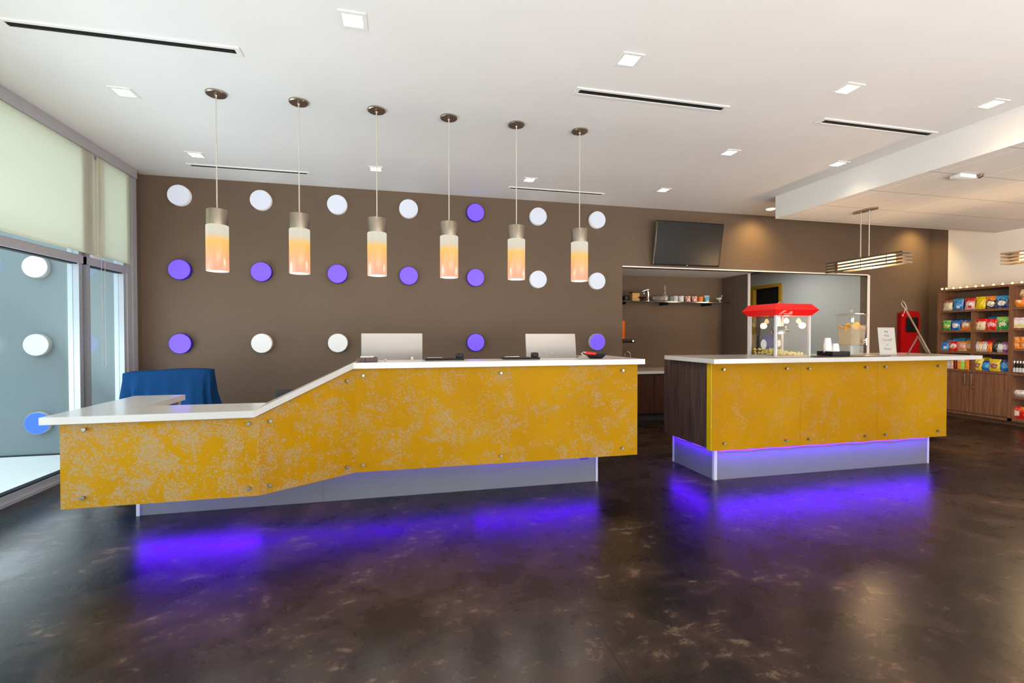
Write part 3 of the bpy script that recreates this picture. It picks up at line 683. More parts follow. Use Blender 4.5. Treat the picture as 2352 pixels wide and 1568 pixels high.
bm = NB(); lathe(bm, [(.066, 0), (.07, .01), (.07, .27), (.05, .285), (.022, .292)], 24); obj('bottle_body', bm, mat('orange_plastic', (.75, .13, .01), .4), ob)
bm = NB(); lathe(bm, [(.02, .292), (.02, .325), (.008, .33)], 16); obj('cap', bm, M['gold'], ob)
bk = thing('black_wall_box', 'black wall mounted box with a steel knob under the orange bottle', 'wall box', (3.10, 6.62, 1.165)); bx('box_body', (0, -.09, 0), (.335, .09, .056), M['black'], bk, .006)
bm = NB(); lathe(bm, [(.014, -.115), (.016, -.10), (.01, -.09)], 16, axis='y', c=(.29, 0, .028)); obj('knob', bm, M['steel'], bk)

# kiosk against the back wall
kx = thing('red_kiosk', 'tall red machine with a dark screen against the back wall', 'vending machine', (8.29, 6.2, 0))
bm = NB(); KW = .205; pts = [(-KW, 0), (KW, 0), (KW, 1.645)] + [(KW * math.cos(a), 1.645 + .035 * math.sin(a)) for a in (.5, 1.0, PI / 2, PI - 1, PI - .5)] + [(-KW, 1.645)]
fr = [bm.verts.new((p[0], 0, p[1])) for p in pts]; bk2 = [bm.verts.new((p[0] + (.03 if p[0] < 0 else -.03 if p[0] > 0 else 0), .078, p[1] - (.01 if p[1] > 1 else 0))) for p in pts]; bm.faces.new(fr); bm.faces.new(bk2[::-1])
for i in range(len(pts)): bm.faces.new((fr[i], bk2[i], bk2[(i + 1) % len(pts)], fr[(i + 1) % len(pts)]))
bmesh.ops.recalc_face_normals(bm, faces=bm.faces); obj('cabinet', bm, M['redpaint'], kx)
bx('screen', (-.105, -.012, 1.325), (.155, -.001, 1.575), M['black'], kx, .004); bx('side_rail', (-KW, -.012, 0), (-.165, -.001, 1.63), M['redpaint'], kx)
bx('delivery_tray', (-.1, -.05, .55), (.14, -.001, .70), M['black'], kx)

# ------------------------------------------------------------------ snack counter
isl = thing('snack_counter', 'yellow-fronted island counter with dark wood end and white top', 'counter', (0, 0, 0))
bx('carcass', (2.603, 3.642, .295), (5.235, 4.335, 1.043), M['darkwood'], isl)
for i, (a, b) in enumerate(((2.603, 3.519), (3.5205, 4.3865), (4.388, 5.25))):
    pp = panel('front_panel', (a, 3.575), (b, 3.575), .285, 1.04, 1.04, M['panelC'], .06, isl)
    if i == 0: bx('edge_band', (2.598, 3.576, .286), (2.6029, 3.636, 1.04), M['yellow'], pp)
    for px, py in [((1660, 848), (1805, 846), (1662, 1017), (1804, 1010)), ((1856, 846), (1987, 843), (1856, 1007), (1986, 1000)), ((2031, 842), (2153, 840), (2031, 997), (2152, 989))][i]: bolt(pp, px, py, (2.6, 3.575), (5.25, 3.575))
bm = NB(); box(bm, (2.70, 3.668, 0), (5.15, 4.32, .295)); base = obj('plinth', bm, M['plinth'], isl)
bx('corner_trim', (2.695, 3.662, 0), (2.725, 3.69, .295), M['plinth_edge'], base)
bx('corner_trim', (5.135, 3.662, 0), (5.155, 3.69, .295), M['plinth_edge'], base)
bx('corner_trim', (2.695, 4.30, 0), (2.715, 4.325, .295), M['plinth_edge'], base)
bm = NB(); prism(bm, [(2.525, 3.44), (5.50, 3.44), (5.50, 4.20), (2.525, 4.20)], LZ - .038, LZ); 
obj('countertop', bm, M['quartz'], isl)
pts = [(2.74 + 2.36 * k / 40, 3.655, .2545 + .003 * math.sin(k * .9)) for k in range(41)]
bm = NB(); tube(bm, pts, .0035, 6); obj('led_strip', bm, M['led'], isl)
bm = NB(); tube(bm, [(2.688, 3.70 + .60 * k / 12, .262 + .004 * math.sin(k * 1.2)) for k in range(13)], .0035, 6); obj('led_strip', bm, M['led'], isl)
striplight((2.72, 3.635, .28), (4.0, 3.635, .28), 12, -.22); striplight((4.0, 3.635, .28), (5.12, 3.635, .28), 9, -.22)
light('led_light', 'AREA', (2.668, 4.0, .275), 3.5, (.10, .004, 1.0), (0, .25, 0), shape='RECTANGLE', size=.025, size_y=.6)

# popcorn machine
pm = thing('popcorn_machine', 'countertop popcorn machine with a red canopy and glass sides', 'popcorn machine', (3.233, 3.56, LZ))
W_, D2, H_ = .377, .33, .375
bx('base_tray', (0, 0, 0), (W_, D2, .012), M['whitep'], pm, .003)
for x, y in ((0, 0), (W_ - .018, 0), (0, D2 - .018), (W_ - .018, D2 - .018)): bx('corner_post', (x, y, .0121), (x + .018, y + .018, H_), M['plinth_edge'], pm)
for nm, a, b in (('glass_pane', (.018, .006, .012), (W_ - .018, .009, H_)), ('glass_pane', (.006, .018, .012), (.009, D2 - .018, H_)), ('glass_pane', (W_ - .009, .018, .012), (W_ - .006, D2 - .018, H_)), ('glass_pane', (.018, D2 - .009, .012), (W_ - .018, D2 - .006, H_))):
    bx(nm, a, b, M['clear'], pm)
bm = NB()
def ring(e, z): return [bm.verts.new(p) for p in ((-e, -e, z), (W_ + e, -e, z), (W_ + e, D2 + e, z), (-e, D2 + e, z))]
r0, r1, r2 = ring(.002, H_), ring(.045, H_ + .05), ring(.002, H_ + .105)
for a, b in ((r0, r1), (r1, r2)):
    for k in range(4): bm.faces.new((a[k], a[(k + 1) % 4], b[(k + 1) % 4], b[k]))
bm.faces.new(r0[::-1]); bm.faces.new(r2); bmesh.ops.recalc_face_normals(bm, faces=bm.faces); cn = obj('canopy', bm, M['red'], pm)
bm = NB(); bmesh.ops.create_cube(bm, size=1); bmesh.ops.scale(bm, vec=(.06, .05, .012), verts=bm.verts); obj('top_cap', bm, M['whitep'], cn, loc=(.20, .16, H_ + .111))
bm = NB(); tube(bm, [(.10, .1, H_ + .105), (.13, .1, H_ + .122), (.17, .1, H_ + .122), (.19, .1, H_ + .105)], .004, 8); obj('lid_handle', bm, M['steel'], cn)
M['faded'] = mat('faded_lettering', (.85, .30, .25), .5, var=0)
bm = NB()
def mark(poly):
    sl = .043 / .05
    vs = [bm.verts.new((x, -.0455 + (H_ + .05 - z) * sl - .0004, z)) for x, z in poly]; bm.faces.new(vs)
mark([(.02, H_ + .008), (.045, H_ + .008), (.085, H_ + .042), (.05, H_ + .042)]); mark([(.07, H_ + .008), (.16, H_ + .008), (.15, H_ + .034), (.125, H_ + .034), (.12, H_ + .018), (.075, H_ + .016)])
obj('faded_print', bm, M['faded'], cn)
bm = NB(); lathe(bm, [(.055, .205), (.06, .21), (.062, .275), (.066, .28), (.058, .28), (.05, .215)], 28, c=(.165, .15, 0)); kt = obj('kettle', bm, M['steel'], pm)
bm = NB(); lathe(bm, [(.022, .28), (.022, H_ - .002)], 20, c=(.165, .15, 0)); obj('kettle_shaft', bm, M['steel'], kt)
bm = NB(); tube(bm, [(.22, .15, .25), (.25, .13, .245), (.26, .13, .23)], .007, 8); obj('kettle_handle', bm, M['black'], kt)
bm = NB(); tube(bm, [(.19, .2, .014), (.19, .2, .2)], .013, 12); obj('support_post', bm, M['steel'], pm)
bm = NB(); lathe(bm, [(.006, .36), (.02, .34), (.022, .325), (.012, .31)], 14, c=(.30, .2, 0)); obj('lamp_bulb', bm, mat('machine_bulb', (1, .8, .5), .4, var=0, emit=(1, .68, .35), es=14), pm)
light('machine_lamp', 'POINT', (3.233 + .29, 3.56 + .17, LZ + .29), 1.6, (1, .70, .40), shadow_soft_size=.03)
bm = NB(); vs = [bm.verts.new((.004, .145 + .036 * math.cos(2 * PI * k / 28), .115 + .045 * math.sin(2 * PI * k / 28))) for k in range(28)]; bm.faces.new(vs); obj('oval_sticker', bm, M['paper'], pm)
bm = NB(); vs = [bm.verts.new((.33 + .022 * math.cos(2 * PI * k / 28), D2 - .011, .12 + .035 * math.sin(2 * PI * k / 28))) for k in range(28)]; bm.faces.new(vs); obj('oval_sticker', bm, M['paper'], pm)
for z in (.13, .29): bx('door_hinge', (-.008, D2 - .03, z), (-.0005, D2 - .012, z + .028), M['whitep'], pm)
bm = NB(); rnd = random.Random(3)
for k in range(420):
    x, y = rnd.uniform(.03, W_ - .03), rnd.uniform(.03, D2 - .03); h = (.055 * (1 - x / W_) + .008)
    z = .018 + rnd.random() * h; m0 = len(bm.verts)
    r = bmesh.ops.create_icosphere(bm, subdivisions=1, radius=rnd.uniform(.006, .010), matrix=Matrix.Translation((x, y, z)))
    for v in r['verts']: v.co += Vector((rnd.uniform(-1, 1), rnd.uniform(-1, 1), rnd.uniform(-1, 1))) * .003
tag(obj('popcorn', bm, mat('popcorn', (.88, .68, .26), .7, var=.35, vs=90), loc=(3.233, 3.56, LZ)), 'heap of yellow popcorn inside the red-topped machine', 'popcorn', kind='stuff')

# tray, cups, mat, dispenser
bx('serving_mat', (-.40, -.11, 0), (.40, .11, .004), M['black'], None, loc=(4.04, 3.60, LZ)); tag(bpy.data.objects['serving_mat'], 'thin black mat under the cup tray and water dispenser', 'mat')
tr = thing('cup_tray', 'black lacquered tray box holding the white paper cups', 'tray', (3.895, 3.60, LZ + .004))
bm = NB(); a1, b1 = .20, .17
box(bm, (0, 0, 0), (a1, b1, .008)); box(bm, (0, 0, .008), (a1, .008, .042)); box(bm, (0, b1 - .008, .008), (a1, b1, .042)); box(bm, (0, .008, .008), (.008, b1 - .008, .042)); box(bm, (a1 - .008, .008, .008), (a1, b1 - .008, .042))
obj('tray_box', bm, M['black'], tr)
bm = NB(); lathe(bm, [(.005, -.006), (.007, -.001)], 14, axis='x', c=(0, .09, .035)); obj('stud', bm, M['steel'], tr)
c0 = None
for (px, py, n, lab) in ((3.955, 3.71, 7, 'white paper cup nested in the taller stack on the black tray'), (4.025, 3.69, 3, 'white paper cup nested in the shorter stack on the black tray')):
    for k in range(n):
        z = LZ + .0122 + k * .0135
        if c0 is None:
            bm = NB(); lathe(bm, [(.034, 0), (.036, .002), (.034, .004), (.024, .078), (.022, .079)], 24); c0 = obj('paper_cup', bm, mat('white_cup_paper', (.86, .87, .88), .5, var=0), loc=(px, py, z)); tag(c0, 'bottom white paper cup of the taller stack, rim on the black tray', 'cup', 'white cups in the taller stack')
        else:
            c = c0.copy(); C.objects.link(c); c.location = (px, py, z); od = ('bottom', 'second', 'third', 'fourth', 'fifth', 'sixth', 'topmost')[k]; od = 'topmost' if k == n - 1 else od
            tag(c, '%s white paper cup of the %s stack on the black tray' % (od, 'taller' if n == 7 else 'shorter'), 'cup', 'white cups in the taller stack' if n == 7 else 'white cups in the shorter stack')
dp = thing('drink_dispenser', 'square clear drink dispenser with orange slices and a chrome spigot', 'drink dispenser', (4.29, 3.76, LZ + .004), 0)
def sqr(bm, secs, cap=True, mi=0, rad=4):
    rings = []
    for hw, z in secs:
        ring = []
        for k in range(32):
            a = 2 * PI * (k + .5) / 32; s = (abs(math.cos(a)) ** rad + abs(math.sin(a)) ** rad) ** (-1 / rad)
            ring.append(bm.verts.new((hw * s * math.cos(a), hw * s * math.sin(a), z)))
        rings.append(ring)
    for a, b in zip(rings, rings[1:]):
        for k in range(32): f = bm.faces.new((a[k], a[(k + 1) % 32], b[(k + 1) % 32], b[k])); f.smooth = True
    if cap:
        bm.faces.new(rings[0][::-1]); bm.faces.new(rings[-1])
DX, DY = .0, .0
bm = NB(); sqr(bm, [(.076, 0), (.076, .095)], rad=8); obj('stand', bm, M['clear2'], dp)
bm = NB(); sqr(bm, [(.082, .096), (.100, .385)], cap=False, rad=8); tk = obj('tank', bm, M['clear'], dp)
bm = NB(); sqr(bm, [(.079, .1), (.092, .292)], rad=8); 
n = NT('lemon_water'); tr_ = n.n('ShaderNodeBsdfTransparent'); tr_.inputs[0].default_value = (.97, .90, .78, 1); df = n.n('ShaderNodeBsdfDiffuse'); df.inputs[0].default_value = (.95, .80, .60, 1); mxs = n.n('ShaderNodeMixShader'); mxs.inputs[0].default_value = .22; n.l(tr_.outputs[0], mxs.inputs[1]); n.l(df.outputs[0], mxs.inputs[2]); n.l(mxs.outputs[0], n.out.inputs[0])
obj('infused_water', bm, n.m, tk)
bm = NB(); sqr(bm, [(.102, .386), (.104, .392), (.085, .402)], rad=8); obj('lid', bm, M['clear2'], dp)
bm = NB(); lathe(bm, [(.008, .402), (.007, .415), (.017, .424), (.017, .436), (.008, .444)], 18); obj('lid_knob', bm, M['clear2'], dp)
bm = NB(); lathe(bm, [(.010, -.125), (.010, -.086)], 14, axis='y', c=(.04, 0, .135)); lathe(bm, [(.017, -.098), (.017, -.088)], 18, axis='y', c=(.04, 0, .135)); tube(bm, [(.04, -.118, .165), (.04, -.122, .10)], [.011, .007], 12); obj('spigot', bm, M['steel'], dp)
rnd = random.Random(5); mo = mat('orange_slice', (.95, .50, .03), .5, var=.15, vs=60)
for k in range(9):
    bm = NB(); lathe(bm, [(.0, -.004), (.036, -.004), (.038, 0), (.036, .004), (0.0, .004)], 20); bmesh.ops.remove_doubles(bm, verts=bm.verts, dist=1e-6)
    o = obj('orange_slice', bm, mo, loc=(4.29 + (-.05 + .05 * (k % 3)), 3.76 + (-.05 + .05 * (k // 3)), LZ + .004 + .278 + rnd.uniform(-.012, .008)), rot=(rnd.uniform(-.6, .6) + PI / 2 * (k % 2), rnd.uniform(-.5, .5), 0))
    tag(o, 'orange slice floating in the dispenser, %s row, %s' % (('front', 'middle', 'back')[k // 3], ('left', 'centre', 'right')[k % 3]), 'orange slice', 'orange slices floating in the dispenser')

# sign
sg = thing('table_sign', 'white upright sign with grey lettering on the snack counter', 'sign', (4.548, 3.615, LZ), .0)
bm = NB(); box(bm, (-.098, -.0015, .002), (.105, .0015, .272)); crd = obj('card', bm, M['paper'], sg, loc=(.015, 0, 0), rot=(-.10, 0, 0))
bm = NB(); box(bm, (-.10, -.02, 0), (.125, .05, .003)); obj('acrylic_foot', bm, M['clear2'], sg)
bm = NB(); box(bm, (-.10, -.0035, .002), (.107, -.002, .275)); obj('acrylic_face', bm, M['clear'], sg, loc=(.015, 0, 0), rot=(-.10, 0, 0))
for txt, x, z, s in (('Help', 0, .185, .033), ('Yourself', 0, .143, .036), ('to', 0, .098, .03), ('Water', 0, .055, .036)):
    cu = bpy.data.curves.new('lettering', 'FONT'); cu.body = txt; cu.size = s; cu.align_x = 'CENTER'; cu.materials.append(M['ink']); cu.extrude = .0002
    tmp = bpy.data.objects.new('tmp', cu); me = bpy.data.meshes.new_from_object(tmp); bpy.data.objects.remove(tmp)
    o = bpy.data.objects.new('lettering', me); C.objects.link(o); o.parent = crd; o.location = (x, -.0019, z); o.rotation_euler = (PI / 2, 0, 0)
bm = NB()
for k in range(2): lathe(bm, [(.008, -.0020), (.008, -.0016)], 16, axis='y', c=(-.012 + .022 * k, 0, .235 - .004 * k))
obj('small_emblem', bm, M['ink'], crd)

# easel with a board seen edge-on
ez = thing('display_easel', 'wooden board leaning on a small folding easel, seen edge-on', 'easel', (5.165, 3.75, LZ), 0)
vd = Vector((.80, .60, 0)); 
def slab(bm, p, q, t, wd):
    p, q = Vector(p), Vector(q); ax = (q - p).normalized(); nn = ax.cross(vd).normalized() * t; wv = vd * wd
    vs = [bm.verts.new(p + nn * a + wv * b) for a, b in ((-1, -1), (1, -1), (1, 1), (-1, 1))] + [bm.verts.new(q + nn * a + wv * b) for a, b in ((-1, -1), (1, -1), (1, 1), (-1, 1))]
    for f in ((3, 2, 1, 0), (4, 5, 6, 7), (0, 1, 5, 4), (1, 2, 6, 5), (2, 3, 7, 6), (3, 0, 4, 7)): bm.faces.new([vs[i] for i in f])
    bmesh.ops.recalc_face_normals(bm, faces=bm.faces)
EW = Vector((.97, -.24, 0)).normalized()
def ep(px, py): 
    p = at(px, py, 'y', 3.75); return Vector((p.x - 5.165, 0, p.z - LZ))
M['palewood'] = mwood('pale_wood', (.20, .13, .085), (.36, .25, .16), (20, 20, 2))
bm = NB(); slab(bm, ep(2136, 811), ep(2082, 713), .007, .05); obj('board', bm, M['palewood'], ez)
bm = NB(); slab(bm, ep(2131, 812.5), ep(2109, 773), .006, .03); obj('front_leg', bm, M['bronze'], ez)
bm = NB(); tube(bm, [ep(2109, 771), ep(2085, 813)], .006, 8); obj('rear_leg', bm, M['bronze'], ez)
bm = NB(); lathe(bm, [(.001, -.008), (.008, 0), (.001, .008)], 14, c=tuple(ep(2107, 773))); obj('hinge_knob', bm, M['steel'], ez)
bm = NB(); tube(bm, [ep(*q) for q in ((2083, 715), (2079, 708), (2072, 701), (2070, 696), (2072, 691), (2077, 694), (2081, 702), (2083, 710))], .0032, 8); obj('hanging_loop', bm, M['cord'], ez)
bm = NB(); tube(bm, [ep(2079, 709), ep(2077, 718), ep(2073, 725)], [.003, .004, .008], 8); obj('pink_tag', bm, mat('pink_tag', (.85, .35, .28), .5, var=0), ez)

# ------------------------------------------------------------------ snack shelving on the right wall
XS = 8.42
def py_(px, x=XS): return at(px, 760, 'x', x).y
su = thing('snack_shelving', 'walnut shelving unit full of snacks along the right wall', 'shelving unit', (XS, 0, 0))
YL, YD0, YD1, YE = 5.885, 4.962, 4.912, 3.9
def sb(nm, a, b, m='walnut', par=None): return bx(nm, a, b, M[m], par or su)
DP = XR - XS - .004
sb('side_panel', (0, YL - .03, .06), (DP, YL, 1.97)); sb('divider', (0, YD1, .06), (DP, YD0, 1.97)); sb('side_panel', (0, YE - .03, .06), (DP, YE, 1.97))
sb('top_panel', (0, YE - .03, 1.9701), (DP, YL, 2.0)); sb('inner_divider', (.008, 5.395, .75), (DP, 5.425, 1.63))
sb('toe_kick', (.03, YE, 0), (DP, YL - .02, .06), 'walnutdark'); sb('bottom_board', (0, YE, .0601), (DP, YL - .0301, .10))
LZs = [(1.635, 'a'), (1.325, 'b'), (1.00, 'c')]
ZL = [1.668, 1.355, 1.032, .752]
for z in ZL: sb('shelf_board', (.004, YD0 + .0002, z - .033), (DP, YL - .0302, z))
ZR = [1.675, 1.38, 1.09, .745, .417, .105]
for z in ZR[:5]: sb('shelf_board', (.004, YE + .0002, z - .033), (DP, YD1 - .0002, z))
sb('back_panel', (DP - .012, YE + .0005, .11), (DP - .001, YD1 - .0005, 1.96), 'walnutdark')
for a, b, hy in ((5.424, YL - .032, 5.462), (YD0 + .002, 5.420, 5.377)):
    d = sb('cabinet_door', (-.018, a, .11), (-.0002, b, .705)); bm = NB(); tube(bm, [(-.018, hy, .695), (-.045, hy, .69), (-.045, hy, .53), (-.018, hy, .525)], .006, 8); obj('bar_handle', bm, M['nickel'], d)
    if hy < 5.4: bm = NB(); lathe(bm, [(.008, -.024), (.008, -.018)], 14, axis='x', c=(0, hy, .475)); obj('lock', bm, M['nickel'], d)
bx('back_panel', (DP - .010, YD0 + .0005, .76), (DP - .001, YL - .0305, 1.9695), M['brown'], su)
sb('cabinet_carcass', (0, YD0 + .001, .1002), (DP, YL - .031, .7189), 'walnutdark')

def bagmat(name, base, band, patch, spot=None):
    n = NT(name); g = n.n('ShaderNodeTexCoord').outputs['Object']; sp = n.n('ShaderNodeSeparateXYZ'); n.l(g, sp.inputs[0])
    y, z = sp.outputs[1], sp.outputs[2]
    nz = n.noise(g, 30, 3)
    zz = n.math('ADD', z, n.math('MULTIPLY', n.math('SUBTRACT', nz, .5), .10))
    c = n.mix(n.math('GREATER_THAN', zz, .125), base, band)
    r = n.math('ADD', n.math('POWER', n.math('DIVIDE', y, .045), 2), n.math('POWER', n.math('DIVIDE', n.math('SUBTRACT', z, .075), .038), 2))
    r = n.math('ADD', r, n.math('MULTIPLY', n.math('SUBTRACT', nz, .5), 1.2))
    c = n.mix(n.math('LESS_THAN', r, 1.0), c, patch)
    if spot:
        r2 = n.math('ADD', n.math('POWER', n.math('DIVIDE', n.math('ADD', y, .012), .024), 2), n.math('POWER', n.math('DIVIDE', n.math('SUBTRACT', z, .045), .022), 2)); c = n.mix(n.math('LESS_THAN', r2, 1.0), c, spot)
    c = n.mix(n.math('MULTIPLY', n.math('GREATER_THAN', n.noise(g, 55, 2), .60), .55), c, band if base == patch else (.8, .78, .74))
    c = n.mix(n.math('MULTIPLY', n.math('GREATER_THAN', n.noise(n.scale(g, (1, 1, 1.6)), 38, 2), .62), .5), c, tuple(v * .45 for v in base))
    n.l(c, n.p.inputs['Base Color']); n.p.inputs['Roughness'].default_value = .28; n.p.inputs['Specular IOR Level'].default_value = .5; return n.m
def bagmesh(wd, ht, th, seed):
    r = random.Random(seed); bm = NB(); N, K = 12, 14; g = {}
    for side in (0, 1):
        for i in range(N + 1):
            for j in range(K + 1):
                u, v = i / N * 2 - 1, j / K
                if side and (i in (0, N) or j in (0, K)): g[1, i, j] = g[0, i, j]; continue
                cv = min(1, max(0, (v - .07) / .86)); puff = (1 - abs(u) ** 2.6) * (math.sin(PI * cv) ** .55 if 0 < cv < 1 else 0)
                pinch = 1 - .07 * math.sin(PI * v) + (.0)
                wr = .004 * math.sin(u * 9 + v * 11 + seed) + r.uniform(-.0015, .0015)
                x = (-1 if side == 0 else 1) * (th / 2 * puff + (wr if puff > .15 else 0))
                g[side, i, j] = bm.verts.new((x, u * wd / 2 * pinch, v * ht))
        for i in range(N):
            for j in range(K):
                q = (g[side, i, j], g[side, i + 1, j], g[side, i + 1, j + 1], g[side, i, j + 1]); f = bm.faces.new(q if side == 0 else q[::-1]); f.smooth = True
    bmesh.ops.recalc_face_normals(bm, faces=bm.faces); return bm
BC = dict(cream=(.80, .74, .50), brown=(.35, .12, .08), blue=(.01, .16, .62), lblue=(.03, .36, .78), white=(.82, .84, .86), red=(.72, .01, .01), yellow=(.86, .66, .01), black=(.02, .02, .02), orange=(.88, .26, .02),
          green=(.01, .36, .07), lime=(.30, .72, .10), purple=(.25, .05, .35), lilac=(.68, .58, .74), pink=(.85, .42, .45), tan=(.72, .48, .28), silver=(.50, .50, .52), navy=(.01, .05, .22), maroon=(.25, .01, .02), gold=(.62, .36, .05))
cnt = [0]
def bag(label, px, z, wd, ht, cols, x=XS + .055, th=.06, ry=-.08, rz=0, y=None, g='snack bags on the walnut shelves', name='snack_bag'):
    cnt[0] += 1; c = [BC[k] for k in cols]; m = bagmat('foil_%02d' % cnt[0], c[0], c[1], c[2], c[3] if len(c) > 3 else None)
    o = obj(name, bagmesh(wd, ht, th, cnt[0]), m, loc=(x + .02, y if y is not None else at(px, 720, 'x', x).y, z), rot=(0, ry + .16, rz)); tag(o, label, 'snack bag', g); return o
z = ZL[0]
bag('cream and brown snack bag, first at the left of the top shelf', 2174, z, .14, .17, ('cream', 'brown', 'cream'))
bag('bright blue snack bag on the top shelf, second from the left', 2198, z, .15, .18, ('blue', 'lblue', 'lblue', 'white'))
bag('red and white snack bag on the top shelf beside the yellow one', 2225, z, .14, .18, ('pink', 'red', 'white', 'red'))
bag('plain yellow snack bag on the top shelf', 2250, z, .14, .19, ('yellow', 'yellow', 'yellow'))
bag('black and orange snack bag squeezed between yellow and blue bags, top shelf', 2273, z, .12, .19, ('black', 'orange', 'cream', 'silver'), rz=.2)
bag('wide blue and white snack bag at the right of the top shelf', 2299, z, .17, .185, ('navy', 'lblue', 'white'))
bag('dark bag standing behind the wide blue and white bag, top shelf', 2285, z, .12, .19, ('navy', 'black', 'navy'), x=XS + .16)
z = ZL[1]
bag('green and lime snack bag on the second shelf, left end', 2172, z, .12, .16, ('green', 'lime', 'lime', 'orange'))
bag('blue and white snack bag on the second shelf, middle of three', 2193, z, .13, .155, ('blue', 'blue', 'white'))
bag('blue snack bag with an orange foot on the second shelf, by the divider', 2217, z, .15, .16, ('orange', 'blue', 'white', 'orange'))
for i, px in enumerate((2182, 2206)): bag('blue bag standing behind the front row, second shelf, %s' % ('left one' if i == 0 else 'right one'), px, z, .15, .18, ('blue', 'navy', 'blue'), x=XS + .17)
bag('cream snack bag with a red top, second shelf right of the divider', 2250, z, .15, .17, ('cream', 'red', 'cream'))
bag('red and white snack bag, second shelf between cream and green bags', 2275, z, .15, .17, ('red', 'red', 'pink', 'red'), rz=.1)
bag('green snack bag with a yellow top, second shelf right end', 2301, z, .155, .19, ('green', 'lime', 'cream', 'green'))
bag('dark blue bag behind the red one on the second shelf', 2277, z, .12, .20, ('navy', 'blue', 'navy'), x=XS + .16)
z = ZL[2]
bag('blue snack bag with white label, left end of the third shelf', 2169, z, .17, .14, ('lblue', 'blue', 'blue', 'white'), rz=.1)
bag('red and white candy bag on the third shelf beside the blue one', 2189, z, .15, .15, ('red', 'red', 'white', 'orange'))
bag('pink and orange candy bag on the third shelf', 2208, z, .13, .15, ('tan', 'orange', 'pink', 'orange'))
bag('golden brown snack bag on the third shelf beside the divider', 2224, z, .11, .17, ('gold', 'gold', 'tan'), rz=-.3)
for i, (px, h, xx) in enumerate(((2186, .17, .15), (2200, .19, .21), (2214, .20, .27))): bag('blue bag piled behind the candy bags on the third shelf, %s' % ('lowest', 'middle one', 'highest at the back')[i], px, z, .17, h, ('blue', 'lblue', 'blue'), x=XS + xx)
for px, c, l in ((2243, ('silver', 'silver', 'lilac'), 'silver'), (2250, ('tan', 'orange', 'cream'), 'peach and orange'), (2260, ('silver', 'silver', 'white'), 'grey'), (2271, ('orange', 'red', 'orange'), 'bright orange'),
                 (2284, ('black', 'black', 'black'), 'black'), (2295, ('silver', 'black', 'white'), 'black and white'), (2307, ('purple', 'purple', 'lilac'), 'purple')):
    bag('%s upright candy packet on the third shelf right of the divider' % l, px, z, .068, .15, c, th=.035, g='upright candy packets on the third shelf', name='candy_packet')
for i, px in enumerate((2256, 2266, 2277)): bag('red packet behind the front candy packets, %s' % ('left one', 'middle one', 'right one')[i], px, z, .08, .18, ('red', 'maroon', 'red'), x=XS + .16, th=.035, g='upright candy packets on the third shelf', name='candy_packet')
z = ZL[3]
def carton(label, px, z, wd, ht, col, top, x=XS + .05, d=.07, name='snack_carton', cat='box'):
    k = thing(name, label, cat, (x, at(px, 780, 'x', x).y, z)); bx('carton_body', (-d / 2, -wd / 2, 0), (d / 2, wd / 2, ht * .72), mstripe('carton_' + name + str(px), BC[col], tuple(min(1, v * 1.4 + .05) for v in BC[col]), 40), k)
    bx('carton_top', (-d / 2, -wd / 2, ht * .72), (d / 2, wd / 2, ht), mat('cartontop' + str(px), BC[top], .4), k)
for px, c, t, l in ((2182, 'silver', 'purple', 'grey carton with a purple top'), (2192, 'tan', 'orange', 'tan carton'), (2199, 'maroon', 'brown', 'dark brown carton'), (2206, 'orange', 'pink', 'pink and orange carton'), (2215.5, 'lime', 'cream', 'pale green carton'), (2226, 'orange', 'orange', 'orange carton')):
    carton(l + ' on the lowest open shelf left of the divider', px, z, .052, .17, c, t)
bag('yellow pouch with a brown picture beside the divider, lowest open shelf', 2245, z, .155, .18, ('yellow', 'yellow', 'brown'))
bag('blue pouch between the two yellow pouches, lowest open shelf', 2264, z, .12, .15, ('blue', 'navy', 'lblue'))
bag('yellow pouch between the blue pouches, lowest open shelf', 2284, z, .15, .175, ('yellow', 'yellow', 'brown'))
bag('blue and white pouch at the right end of the lowest open shelf', 2306, z, .14, .17, ('blue', 'navy', 'lblue'), rz=-.15)
bag('yellow pouch in the second row of the lowest open shelf', 2262, z, .15, .19, ('yellow', 'yellow', 'gold'), x=XS + .17)
# right bay
z = ZR[0]
bk = thing('snack_bowl', 'round orange bowl of snacks on the top shelf at the right edge', 'bowl', (XS + .13, at(2346, 700, 'x', XS + .1).y, z))
bm = NB(); lathe(bm, [(.06, 0), (.10, .04), (.115, .10), (.109, .10), (.09, .04), (.05, .01)], 28); obj('bowl', bm, mstripe('bowl_print', BC['orange'], BC['cream'], 12), bk)
bag('cream and brown bag standing in the orange bowl', 2349, z + .05, .13, .20, ('gold', 'cream', 'brown'), x=XS + .12)
z = ZR[1]
for i, (px, l) in enumerate(((2338, 'white and yellow carton at the left of the second shelf, right bay'), (2352, 'white and yellow carton touching the right edge of the photo, second shelf'))):
    k = thing('noodle_carton', l, 'box', (XS + .07, at(px, 740, 'x', XS + .07).y, z)); bx('carton_body', (-.05, -.034, 0), (.05, .034, .145), mstripe('lilac_print', BC['lilac'], BC['white'], 16), k); bx('yellow_band', (-.0505, -.0345, .01), (.0505, .0345, .05), mat('pale_yellow_band', (.70, .66, .25), .5), k)
z = ZR[2]
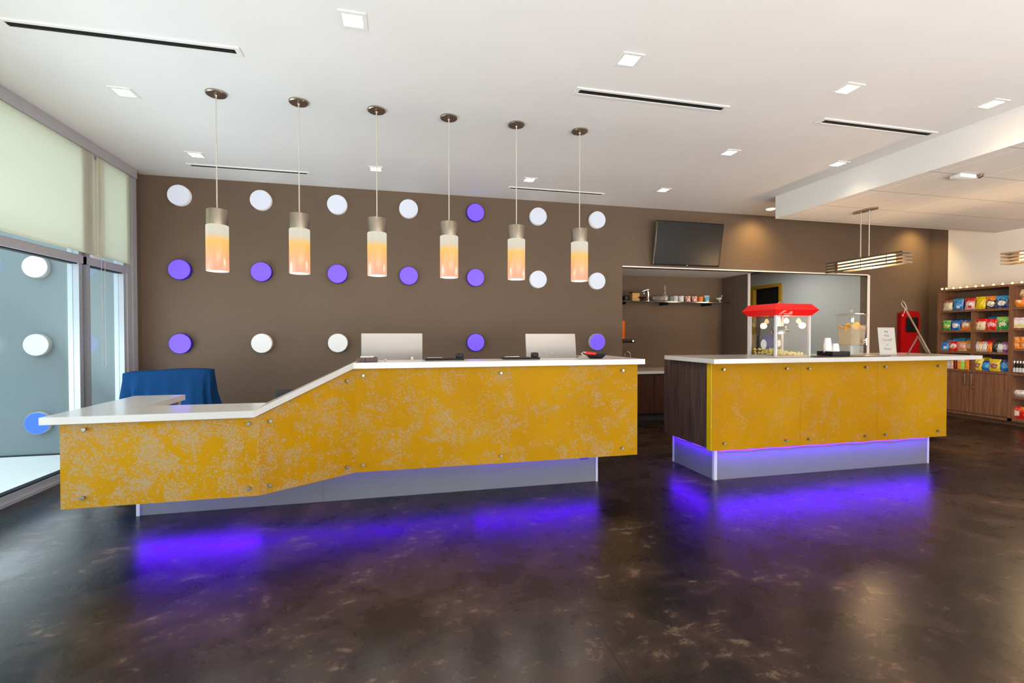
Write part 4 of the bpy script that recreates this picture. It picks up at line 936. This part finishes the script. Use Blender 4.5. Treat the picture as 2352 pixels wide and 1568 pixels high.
for i, (px, zz, l) in enumerate(((2339, 0, 'orange noodle bowl, bottom of the stack beside the divider'), (2339, .085, 'orange noodle bowl, top of the stack beside the divider'), (2355, 0, 'orange noodle bowl at the right edge, bottom of its stack'), (2355, .085, 'orange noodle bowl at the right edge, top of its stack'))):
    k = thing('noodle_bowl', l, 'bowl', (XS + .09, at(px, 800, 'x', XS + .09).y, z + zz), 0, 'orange noodle bowls')
    bm = NB(); lathe(bm, [(.052, 0), (.062, .06), (.068, .072)], 24); obj('tub', bm, mstripe('noodle_print', BC['orange'], BC['tan'], 18), k); bm = NB(); lathe(bm, [(.070, .072), (.070, .082)], 24); obj('lid', bm, mat('orange_lid', BC['orange'], .4), k)
z = ZR[3]
bt = None
for i, px in enumerate((2330, 2337, 2344, 2351)):
    l = ('small black bottle with silver label, ' + ('leftmost', 'second', 'third', 'fourth')[i] + ' from the divider'); lc = (XS + .04, at(px, 840, 'x', XS + .04).y, z)
    if bt is None:
        bt = thing('sauce_bottle', l, 'bottle', lc, 0, 'black bottles on the right bay shelf')
        bm = NB(); lathe(bm, [(.020, 0), (.022, .004), (.022, .09), (.010, .12), (.010, .165), (.006, .168)], 18); obj('bottle_body', bm, M['black'], bt)
        bm = NB(); lathe(bm, [(.0226, .012), (.0226, .075)], 18, cap=False); obj('bottle_label', bm, mat('silver_label', (.55, .57, .6), .3), bt)
        bm = NB(); lathe(bm, [(.0115, .14), (.0115, .17), (.004, .172)], 14); obj('cap', bm, M['silver'] if 'silver' in M else M['steel'], bt)
    else: dup(bt, lc, l)
z = ZR[4]
bag('flat white and red bag lying on the fifth shelf of the right bay', 2345, z, .20, .09, ('white', 'red', 'white'), th=.09)
z = ZR[5] - .004
bag('red and cream bag at the floor shelf beside the divider', 2337, z, .14, .17, ('red', 'red', 'cream'), ry=-.1); bag('red bag at the floor shelf cut by the photo edge', 2353, z, .15, .17, ('red', 'orange', 'red'), ry=-.1)

# votive lights on top of the shelving
vt = None
for i, px in enumerate((2164, 2174, 2190, 2206, 2221, 2241, 2257, 2282, 2303, 2325, 2347)):
    lc = (XS + .05, at(px, 660, 'x', XS + .05).y, 2.0005); l = 'tiny gold votive cup on the shelving top, ' + ('first', 'second', 'third', 'fourth', 'fifth', 'sixth', 'seventh', 'eighth', 'ninth', 'tenth', 'eleventh')[i] + ' from the left'
    if vt is None:
        vt = thing('votive_cup', l, 'candle holder', lc, 0, 'gold votive cups along the shelving top')
        bm = NB(); lathe(bm, [(.012, 0), (.022, .035), (.020, .035), (.010, .004)], 16); obj('cup_body', bm, M['clear2'], vt)
        bm = NB(); lathe(bm, [(.010, .004), (.016, .022), (.003, .034)], 12); obj('flame_bulb', bm, mat('tiny_warm_bulb', (1, .9, .6), .5, var=0, emit=(1, .75, .35), es=3), vt)
    else: dup(vt, lc, l)
